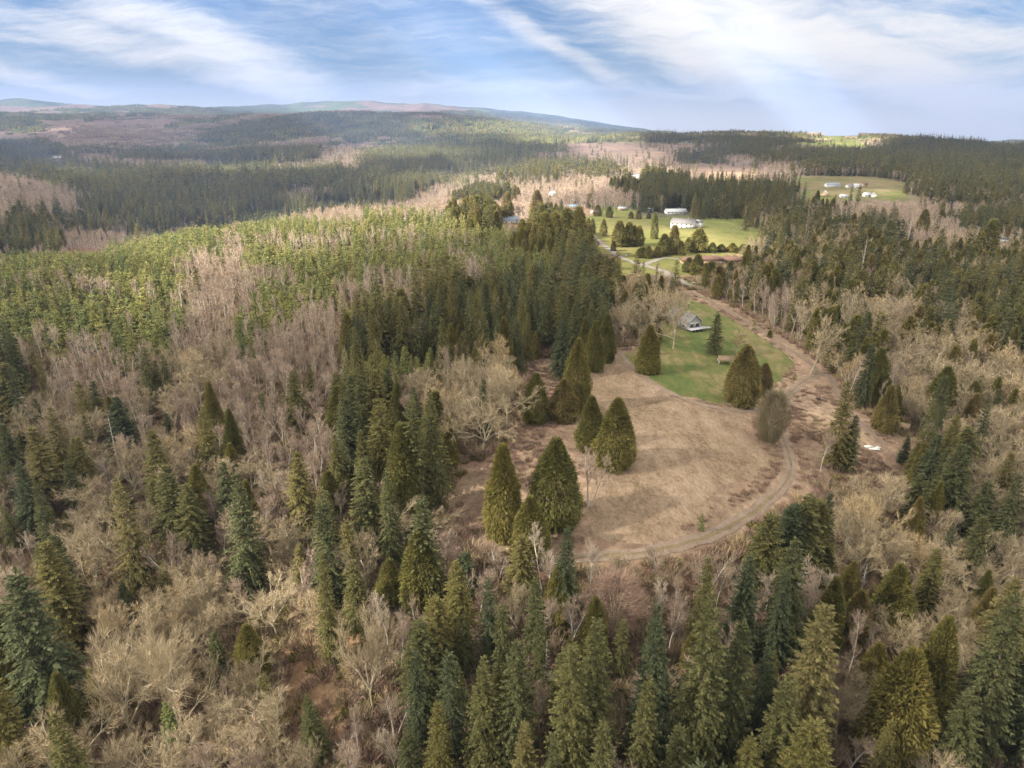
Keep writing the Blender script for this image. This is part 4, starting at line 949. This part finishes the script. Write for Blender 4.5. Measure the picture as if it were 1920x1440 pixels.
# undergrowth, brush and straw
def tuft(name, mat, n, h, spread, wdt, seed, fan=.8):
    R = np.random.default_rng(seed); a = R.random(n)*6.283; r = spread*R.random(n)**.5; b = np.column_stack([np.cos(a)*r, np.sin(a)*r, np.zeros(n)]); D = np.column_stack([np.cos(a)*fan*R.random(n), np.sin(a)*fan*R.random(n), np.ones(n)])+R.normal(0, .15, (n, 3))
    V, F, Tt = kites(b, D, h*R.uniform(.5, 1.1, n), wdt*R.uniform(.7, 1.3, n), R, 3); return new_mesh(name, V, [F], [mat], tint=Tt)
BR = [tuft('brush_clump', M['brush'], 90, 2.0, .8, .05, 200), tuft('brush_clump', M['brush'], 120, 1.4, 1.2, .045, 201), tuft('brush_clump', M['maple'], 90, 2.3, .9, .05, 202), tuft('fern_clump', M['cedar'], 60, 1.3, .8, .10, 203, 1.6)]
ST = [tuft('straw_clump', M['straw'], 40, .5, .7, .03, 210, 2.6), tuft('straw_clump', M['straw'], 50, .4, 1.0, .03, 211, 3.2), tuft('weed_clump', M['brush'], 40, .7, .6, .035, 212, 1.)]
def under():
    n = 110000; Y = 40+(620-40)*rng.random(n)**.62; X = (rng.random(n)*2-1)*Y*1.02; Z = height(X, Y); px, py = project(X, Y, Z); zc = zone(px, np.clip(py, 150, 1439))
    inF = inside(X, Y, FIELD); inM = inside(X, Y, MEADOW) | inside(X, Y, LAWN); dens = fbm(X, Y, 18, 6); ok = np.zeros(n, bool)
    ok |= inF & ~inM & (dens > .50); ok |= ~inF & (zc != ord('g')) & ((zc != ord('o')) | (rng.random(n) < .6))
    ok &= ~((~inF) & (rng.random(n) < .25)); ids = np.nonzero(ok)[0]; ids = [i for i in ids if track_ok(X[i], Y[i])]
    ids = np.array(ids); r = rng.random(len(ids)); inside_f = inF[ids]
    idx = np.where(inside_f, np.where(r < .3, 0, 1), np.where(r < .25, 0, np.where(r < .5, 1, np.where(r < .75, 2, 3))))
    s = rng.uniform(.7, 1.5, len(ids))*np.where(inside_f, .62, 1.2)
    scatter_nodes('undergrowth', BR, np.column_stack([X, Y])[ids], idx, rng.random(len(ids))*6.283, np.column_stack([s, s, s]), 'reddish brush, ferns and saplings between the trees and round the clearing')
    n = 8000; lo = FIELD.min(0); hi = FIELD.max(0); X = rng.uniform(lo[0], hi[0], n); Y = rng.uniform(lo[1], hi[1], n)
    ok = inside(X, Y, FIELD) & ~inside(X, Y, LAWN) & (rng.random(n) < .3+fbm(X, Y, 7, 2)); ids = np.array([i for i in np.nonzero(ok)[0] if track_ok(X[i], Y[i])]); s = rng.uniform(.4, .85, len(ids)); r = rng.random(len(ids))
    scatter_nodes('dry_grass', ST, np.column_stack([X, Y])[ids], np.where(r < .5, 0, np.where(r < .985, 1, 2)), rng.random(len(ids))*6.283, np.column_stack([s, s, s]), 'tan dry grass and weeds matted over the meadow', dz=.02)
under()

# bleached snags
for i, (px, pb, pt, lab) in enumerate([(1610,1130,1055,'bleached broken spire standing out of the dead-spired cedar'),(1779,1000,938,'bleached leaning snag left of the big dark fir pair'),(1810,970,900,'slim white snag above the big dark fir pair'),(1022,1290,1200,'bleached dead trunk standing before the half-dead fir'),(224,880,775,'white dead stem on the slope at far left'),(1610,540,440,'pale dead trunk in the wood on the right'),(1696,480,400,'thin pale snag rising in the right-hand valley wood'),(1505,470,385,'bleached spire beside the half-dead fir on the right')]):
    x, y = unproject(px, pb); z = float(height(x, y)); h = z_at_pixel_row(y, pt)-z; m = snag_proto(300+i) if i < 4 else m; r = empty('dead_tree', (x, y, z-.2), i*1.3); r.scale = (.9, .9, h/20); obj('trunk', m, r); tag(r, lab, 'dead tree', 'bleached dead trees')

# ------------------------------------------------------------------ buildings
BM = dict(white=simple('white_siding', (.60,.60,.58), (.52,.52,.50), 1.5), grey=simple('grey_siding', (.33,.32,.30), scale=1.5), tan=simple('tan_boards', (.42,.32,.20), (.34,.255,.155), 2), brown=simple('brown_boards', (.20,.12,.075), scale=2),
 rgrey=simple('grey_shingles', (.22,.215,.21), (.165,.16,.16), 3), rblue=simple('blue_grey_metal_roof', (.20,.25,.31), (.165,.21,.27), .6, .5), rred=simple('red_brown_tiles', (.17,.10,.075), (.13,.08,.06), 2), rwhite=simple('pale_metal_roof', (.38,.40,.42), (.33,.35,.37), .6, .5),
 rbrown=simple('brown_mossy_roof', (.19,.13,.09), (.13,.10,.06), 2), deck=simple('weathered_deck', (.42,.42,.44), (.34,.34,.36), 3), glass=simple('window_glass', (.04,.05,.06), (.03,.035,.04), 1, .15, .6), trim=simple('white_trim', (.62,.62,.60), (.55,.55,.53), 2))
def box(x0, x1, y0, y1, z0, z1):
    V = np.array([(x, y, z) for z in (z0, z1) for x, y in ((x0, y0), (x1, y0), (x1, y1), (x0, y1))], float)
    F = np.array([(3,2,1,0),(4,5,6,7),(0,1,5,4),(1,2,6,5),(2,3,7,6),(3,0,4,7)]); return V, F
def part(name, mat, parent, boxes=(), raw=()):
    Vs, Fs, o = [], [], 0
    for v, f in [box(*b) for b in boxes]+list(raw): Vs.append(np.array(v, float)); Fs.append(np.array(f)+o); o += len(v)
    q = [f for f in Fs if f.shape[1] == 4]; t = [f for f in Fs if f.shape[1] == 3]; F = []
    if q: F.append(np.vstack(q))
    if t: F.append(np.vstack(t))
    return obj(name, new_mesh(name, np.vstack(Vs), F, [mat]), parent)
def gable(x0, x1, y0, y1, z0, zr, th=.25, ov=.5):
    """gable roof slabs with the ridge along x, closed gable ends"""
    ym = (y0+y1)/2; out = []
    for s, ye in ((-1, y0-ov), (1, y1+ov)):
        k = (zr-z0)/((y1-y0)/2); ze = z0-ov*k
        V = [(x0-ov, ye, ze), (x1+ov, ye, ze), (x1+ov, ym, zr), (x0-ov, ym, zr), (x0-ov, ye, ze+th), (x1+ov, ye, ze+th), (x1+ov, ym, zr+th), (x0-ov, ym, zr+th)]
        out.append((V, [(0,1,2,3),(4,5,6,7),(0,1,5,4),(1,2,6,5),(2,3,7,6),(3,0,4,7)]))
    return out
def gable_end(x0, x1, y0, y1, z0, zr):
    ym = (y0+y1)/2; V = [(x0, y0, z0), (x0, y1, z0), (x0, ym, zr-.03), (x1, y0, z0), (x1, y1, z0), (x1, ym, zr-.03)]
    return (V, [(0, 1, 2), (3, 4, 5)])
def hip(x0, x1, y0, y1, z0, zr, ov=.6):
    x0 -= ov; x1 += ov; y0 -= ov; y1 += ov; ym = (y0+y1)/2; c = (y1-y0)/2*.9
    return ([(x0,y0,z0),(x1,y0,z0),(x1,y1,z0),(x0,y1,z0),(x0+c,ym,zr),(x1-c,ym,zr),(x0+c,ym,zr+.01),(x1-c,ym,zr+.01)], [(0,1,5,4),(2,3,4,5),(1,2,5,7),(3,0,4,6),(3,2,1,0)])
def house(px, pb, w_, d_, h_, rise, rot, wall, roof, label, cat='house', wing=None, hipr=False, chim=True, nwin=3, name='house', sink=.3):
    x, y = unproject(px, pb); z = float(height(x, y)); o = empty(name, (x, y, z-sink), math.radians(rot)); a, b = w_/2, d_/2; zt = h_+sink
    part('wall', BM[wall], o, [(-a, a, -b, b, 0, zt)], [gable_end(-a, a, -b, b, zt, zt+rise)] if not hipr else [])
    rf = part('roof', BM[roof], o, (), gable(-a, a, -b, b, zt+.02, zt+rise) if not hipr else [hip(-a, a, -b, b, zt+.02, zt+rise)])
    if chim: part('chimney', BM['grey'], rf, [(a*.35, a*.35+.9, -.2, .7, zt+rise*.4, zt+rise+1.0)])
    lv = 2 if h_ > 4.6 else 1
    for s in (-1, 1):
        for l in range(lv):
            for i in range(nwin):
                xc = -a+w_*(i+.5)/nwin; zc = sink+1.0+l*2.7
                if s == -1 and l == 0 and i == nwin//2: continue
                f = part('window', BM['trim'], o, [(xc-.75, xc+.75, s*b-.04, s*b+.06, zc, zc+1.35)] if s > 0 else [(xc-.75, xc+.75, -b-.06, -b+.04, zc, zc+1.35)])
                part('pane', BM['glass'], f, [(xc-.63, xc+.63, s*b+(.06 if s > 0 else -.09), s*b+(.09 if s > 0 else -.06), zc+.12, zc+1.23)])
    xc = -a+w_*(nwin//2+.5)/nwin; part('door', BM['brown'], o, [(xc-.55, xc+.55, -b-.08, -b+.02, sink, sink+2.1)])
    if wing:
        wx, wy, ww, wd, wh, wr = wing
        wo = part('wing', BM[wall], o, [(wx-ww/2, wx+ww/2, wy-wd/2, wy+wd/2, 0, wh+sink)])
        part('roof', BM[roof], wo, (), [hip(wx-ww/2, wx+ww/2, wy-wd/2, wy+wd/2, wh+sink+.02, wh+sink+wr)])
    return tag(o, label, cat)
# grey house with pale deck on the lawn
h = house(1281,610,17,9.5,4.0,3.8,-62,'grey','rgrey','grey house with pitched grey roof and pale deck on the green lawn')
dk = part('deck', BM['deck'], h, [(8.6, 12.7, -5.6, 5.6, 1.2, 1.35)]); part('ramp', BM['deck'], dk, [(9.7, 11.5, 5.7, 9.4, .75, .88)])
for q in range(5): part('deck_post', BM['deck'], dk, [(12.5, 12.68, -5.5+q*2.7, -5.32+q*2.7, .1, 2.3)])
part('railing', BM['trim'], dk, [(12.55, 12.65, -5.5, 5.5, 2.3, 2.4), (12.57, 12.63, -5.5, 5.5, 1.8, 1.86), (8.7, 12.5, -5.56, -5.46, 2.3, 2.4)])
gw = part('window', BM['trim'], h, [(8.5, 8.56, -3.2, -.4, 1.3, 3.6), (8.5, 8.56, .6, 3.4, 1.3, 3.6)]); part('pane', BM['glass'], gw, [(8.565, 8.59, -3.0, -.6, 1.5, 3.4), (8.565, 8.59, .8, 3.2, 1.5, 3.4)])
zr = 4.3+3.8; bb = []
for sg in (-1, 1): bb.append(([(9.01, sg*5.25, 4.15), (9.1, sg*5.25, 4.15), (9.1, 0, zr+.28), (9.01, 0, zr+.28), (9.01, sg*5.25, 3.75), (9.1, sg*5.25, 3.75), (9.1, 0, zr-.12), (9.01, 0, zr-.12)], [(0,1,2,3),(4,5,6,7),(0,1,5,4),(1,2,6,5),(2,3,7,6),(3,0,4,7)]))
part('bargeboard', BM['trim'], h, (), bb)
# small open shelter
def shelter(px, pb):
    x, y = unproject(px, pb); z = float(height(x, y)); o = empty('garden_shelter', (x, y, z-.1), math.radians(-8))
    for a in (-3, 3):
        for b in (-1.8, 1.8): part('post', BM['trim'], o, [(a-.12, a+.12, b-.12, b+.12, 0, 2.3)])
    part('beam', BM['trim'], o, [(-3.3, 3.3, -1.95, -1.75, 2.3, 2.6)]); part('bench', BM['brown'], o, [(-2.4, 2.4, .6, 1.2, .45, .55)]); part('roof', BM['rbrown'], o, (), gable(-3.1, 3.1, -1.9, 1.9, 2.62, 3.9, .15, .45))
    tag(o, 'small open brown-roofed shelter with white posts on the lawn left of the large cedar', 'shelter')
shelter(1359, 682)
house(1281,427,24,13,5.2,4.2,-30,'white','rgrey','large white two-storey house with grey roof on the sunlit lawn',wing=(13,7,9,9,6.2,2.6),nwin=5)
house(1266,401,26,10,3.2,3.,6,'white','rwhite','long white house with pale roof behind the large white house',nwin=5)
house(1217,396,9,7,2.6,1.8,10,'white','rwhite','small white outbuilding left of the long white house','outbuilding',chim=False,nwin=1,name='outbuilding')
house(1325,493,26,12,3.0,2.8,-4,'tan','rred','long low house with red-brown roof beside the driveway',wing=(-15,-3,12,10,2.8,2.4),hipr=True,nwin=5)
house(1370,494,20,11,3.0,2.6,-16,'brown','rred','second red-brown roofed building right of the long low house',hipr=True,chim=False,nwin=3)
house(956,418,16,10,3.4,2.8,20,'white','rblue','house with blue-grey roof among the yellow cedars',nwin=3)
house(1037,366,14,9,3.2,2.2,5,'white','rwhite','small white house with pale roof in the trees beyond the yellow cedars',nwin=3)
house(1076,391,13,9,3.0,2.4,-10,'tan','rblue','tan house with blue roof among the far alders',nwin=2)
house(1115,402,10,7,2.8,1.8,8,'tan','rwhite','low tan shed left of the far lawn','shed',chim=False,nwin=1,name='shed')
house(1166,394,10,7,2.6,1.6,4,'tan','rwhite','low tan shed at the upper edge of the far lawn','shed',chim=False,nwin=1,name='shed')
house(1560,351,25,11,4.5,3.,4,'white','rblue','long blue-roofed barn in the far right pasture','barn',chim=False,nwin=4,name='barn')
house(1592,352,11,8,3.5,2.5,12,'white','rgrey','grey-roofed farmhouse right of the blue-roofed barn',nwin=2)
house(1607,352,13,8,4,3,-6,'white','rwhite','pale farm building, middle one right of the blue-roofed barn','farm building',chim=False,nwin=2,name='farm_building')
house(1620,350,9,7,4.5,3,8,'tan','rred','small red-roofed farm building behind the pale one','farm building',chim=False,nwin=2,name='farm_building')
house(1545,368,12,10,4.5,4.,60,'tan','rwhite','cream gabled barn below the blue-roofed barn','barn',chim=False,nwin=2,name='barn')
house(1581,371,11,7,3,2.4,-5,'white','rwhite','low white building right of the cream barn','outbuilding',chim=False,nwin=2,name='outbuilding')
house(1624,369,10,7,3.4,3.4,0,'white','rwhite','white house, left one of the two at the pasture edge',nwin=2)
house(1638,370,11,8,3.4,4.2,70,'white','rwhite','white gabled house, right one of the two at the pasture edge',nwin=2)
house(1866,453,20,12,3.6,3.4,-18,'white','rgrey','house with grey hipped roof at the far right among cedars',hipr=True,nwin=3)
house(1780,385,10,7,3,2,0,'white','rwhite','tiny white shed in the far right valley','shed',chim=False,nwin=1,name='shed')
house(112,297,40,15,4,2.,-6,'white','rwhite','long white buildings roof at the far left edge of the valley','farm building',chim=False,nwin=4,name='farm_building')
house(88,299,22,12,4,2.,8,'white','rblue','blue-white shed left of the long white farm building','farm building',chim=False,nwin=3,name='farm_building')
house(1185,333,16,10,3.5,2.4,8,'white','rwhite','white house below the logged hill, left one',nwin=2)
house(1200,333,18,10,3.5,2.4,-8,'white','rwhite','white house below the logged hill, right one',nwin=2)
house(1453,358,13,9,3.5,2.4,0,'white','rwhite','small white house among the firs left of the far pasture',nwin=2)
# beige shed and white sheets lying on the ground
x, y = unproject(1692, 806); z = float(height(x, y)); o = empty('shed', (x, y, z-.1), math.radians(-35))
part('wall', BM['tan'], o, [(-2.2, 2.2, -1.8, 1.8, 0, 2.1)], [gable_end(-2.2, 2.2, -1.8, 1.8, 2.1, 3.3)]); part('roof', BM['tan'], o, (), gable(-2.2, 2.2, -1.8, 1.8, 2.12, 3.3, .1, .2)); part('door', BM['brown'], o, [(-.5, .5, -1.86, -1.78, .1, 1.9)])
tag(o, 'small beige gabled shed on bare ground beneath the right-hand cedars', 'shed')
for i, (px, py, a, b, r) in enumerate([(1628,838,3.4,1.6,20),(1638,842,4.2,2.0,-12),(1646,840,2.2,1.4,40)]):
    x, y = unproject(px, py); z = float(height(x, y)); rot = math.radians(r); V, F = box(-a/2, a/2, -b/2, b/2, .15, .34)
    o = obj('panel', new_mesh('panel', V, [F], [BM['trim']]), None, (x, y, z)); o.rotation_euler = (.04*i, .05, rot)
    tag(o, ['left', 'middle', 'right'][i]+' one of three white panels lying on the ground below the beige shed', 'panel', 'white panels on the ground')
x, y = unproject(1542, 680); z = float(height(x, y)); V, F = box(-.35, .35, -.3, .3, 0, 1.6); o = obj('marker_post', new_mesh('marker_post', V, [F], [BM['trim']]), None, (x, y, z-.1)); tag(o, 'white post at the outer edge of the track fork', 'post')
def rock(px, py, s, lab):
    import bmesh
    bm = bmesh.new(); bmesh.ops.create_icosphere(bm, subdivisions=2, radius=s); R = random.Random(px)
    for v in bm.verts: v.co *= R.uniform(.8, 1.15); v.co.z *= .6
    me = bpy.data.meshes.new('boulder'); bm.to_mesh(me); bm.free(); me.materials.append(BM['deck']); x, y = unproject(px, py); o = obj('boulder', me, None, (x, y, float(height(x, y))+s*.2)); tag(o, lab, 'boulder', 'pale boulders by the driveway')
rock(1248, 518, 1.3, 'pale boulder on the grass just left of the driveway'); rock(1300, 531, 1.1, 'pale boulder at the lower end of the driveway'); rock(1174, 479, 1.0, 'pale boulder where the driveway leaves the cedar row'); rock(1121, 488, 1.2, 'pale boulder on the sunlit grass before the tall cedar clump')

# ------------------------------------------------------------------ unseen broken cloud layer added overhead, gaps shaped to place the sun patches
def shade_cloud_layer():
    ALT = 1500.
    # sunlit places: (x, y, half width, half height, tilt) in the photograph
    LIT = [(420,470,470,62,-9),(150,580,320,85,-4),(900,410,170,38,-4),(1210,455,190,46,4),(240,1160,520,260,0),(600,1180,140,220,0),(950,345,330,34,-4),(760,290,160,16,0),(1130,292,110,30,0),(1330,322,110,14,0),(520,318,230,15,-4),(930,240,200,16,0),(1570,262,110,12,4),(60,243,90,5,-4),(90,335,110,18,0),(1600,355,60,7,0),(1075,260,150,12,0),(1290,1330,120,60,0)]
    az = np.radians(np.concatenate([np.linspace(-180, -60, 13)[:-1], np.linspace(-60, 60, 150), np.linspace(60, 180, 13)[1:-1]])); r = np.exp(np.linspace(math.log(30), math.log(7600), 190))
    A, Rr = np.meshgrid(az, r, indexing='ij'); X = Rr*np.sin(A); Y = Rr*np.cos(A); Z = height(X, Y)+8; px, py = project(X, Y, Z)
    lit = np.zeros(X.shape)
    wx = px+(fbm(X, Y, 200, 2)-.5)*60; wy = py+(fbm(X, Y, 230, 4)-.5)*np.clip((py-230)*.12, 4, 60)
    for cx, cyy, a, b, t in LIT:
        t = math.radians(t); dx = wx-cx; dy = wy-cyy; u = dx*math.cos(t)+dy*math.sin(t); v = -dx*math.sin(t)+dy*math.cos(t)
        q = np.sqrt((u/a)**2+(v/b)**2); lit = np.maximum(lit, 1-sstep(q, .72, 1.15))
    front = sstep(Y, 10, 60); lit = lit*front
    lit = np.maximum(lit, (1-front)*sstep(fbm(X, Y, 500, 3), .45, .6))
    lit = np.maximum(lit, sstep(Rr, 3800, 7400)*.75)
    cover = (1-lit)*(.88+.24*(fbm(X, Y, 160, 7)-.5))
    s = (ALT-Z)/SUN.z; DX = X+SUN.x*s; DY = Y+SUN.y*s; n, m = X.shape
    bot = ALT+(fbm(X, Y, 260, 1)-.5)*40-10*cover; top = bot+30+110*cover*fbm(X, Y, 200, 6)
    V = np.vstack([np.column_stack([DX.ravel(), DY.ravel(), bot.ravel()]), np.column_stack([DX.ravel(), DY.ravel(), top.ravel()])])
    i = np.arange(n)[:, None]; i2 = (i+1) % n; j = np.arange(m-1)[None]; Q = np.stack([i*m+j, i*m+j+1, i2*m+j+1, i2*m+j], -1).reshape(-1, 4); k = n*m
    ii = np.arange(n); S1 = np.stack([ii*m+m-1, ((ii+1) % n)*m+m-1, ((ii+1) % n)*m+m-1+k, ii*m+m-1+k], 1); S0 = np.stack([ii*m, ((ii+1) % n)*m, ((ii+1) % n)*m+k, ii*m+k], 1)
    me = new_mesh('cloud', V, [Q[:, ::-1], Q+k, S1, S0], [], smooth=True)
    a = me.attributes.new('thickness', 'FLOAT', 'POINT'); a.data.foreach_set('value', np.concatenate([cover.ravel(), cover.ravel()]).astype(np.float32))
    mt = bpy.data.materials.new('cloud'); mt.use_nodes = True; nt = mt.node_tree; N, L = nt.nodes, nt.links; N.clear()
    out = N.new('ShaderNodeOutputMaterial'); at = N.new('ShaderNodeAttribute'); at.attribute_name = 'thickness'; tr = N.new('ShaderNodeBsdfTransparent'); df = N.new('ShaderNodeBsdfDiffuse'); tl = N.new('ShaderNodeBsdfTranslucent')
    df.inputs[0].default_value = tl.inputs[0].default_value = (.9, .9, .9, 1); m1 = N.new('ShaderNodeMixShader'); m1.inputs[0].default_value = .6; L.new(df.outputs[0], m1.inputs[1]); L.new(tl.outputs[0], m1.inputs[2])
    mm = N.new('ShaderNodeMath'); mm.operation = 'MULTIPLY'; L.new(at.outputs['Fac'], mm.inputs[0]); mm.inputs[1].default_value = .66
    m2 = N.new('ShaderNodeMixShader'); L.new(mm.outputs[0], m2.inputs[0]); L.new(tr.outputs[0], m2.inputs[1]); L.new(m1.outputs[0], m2.inputs[2]); L.new(m2.outputs[0], out.inputs[0]); me.materials.append(mt)
    tag(obj('shade_clouds', me), 'unseen broken cloud layer above the valley, gaps shaped for the sun patches', None, None, 'stuff')
shade_cloud_layer()

# ------------------------------------------------------------------ air
V, F = box(-11300, 11300, -11300, 11300, -260, 640)
m = bpy.data.materials.new('haze'); m.use_nodes = True; nt = m.node_tree; nt.nodes.clear(); out = nt.nodes.new('ShaderNodeOutputMaterial'); pv = nt.nodes.new('ShaderNodeVolumePrincipled')
pv.inputs['Color'].default_value = (.29, .42, .76, 1); pv.inputs['Density'].default_value = 1.05e-4; pv.inputs['Anisotropy'].default_value = .1; nt.links.new(pv.outputs[0], out.inputs['Volume'])
tag(obj('haze', new_mesh('haze', V, [F], [m])), 'pale blue air thickening towards the hills', None, None, 'stuff')
print('objects', len(SC.objects), COUNT, 'tris', sum(len(m.loops)-2*len(m.polygons) for m in bpy.data.meshes))
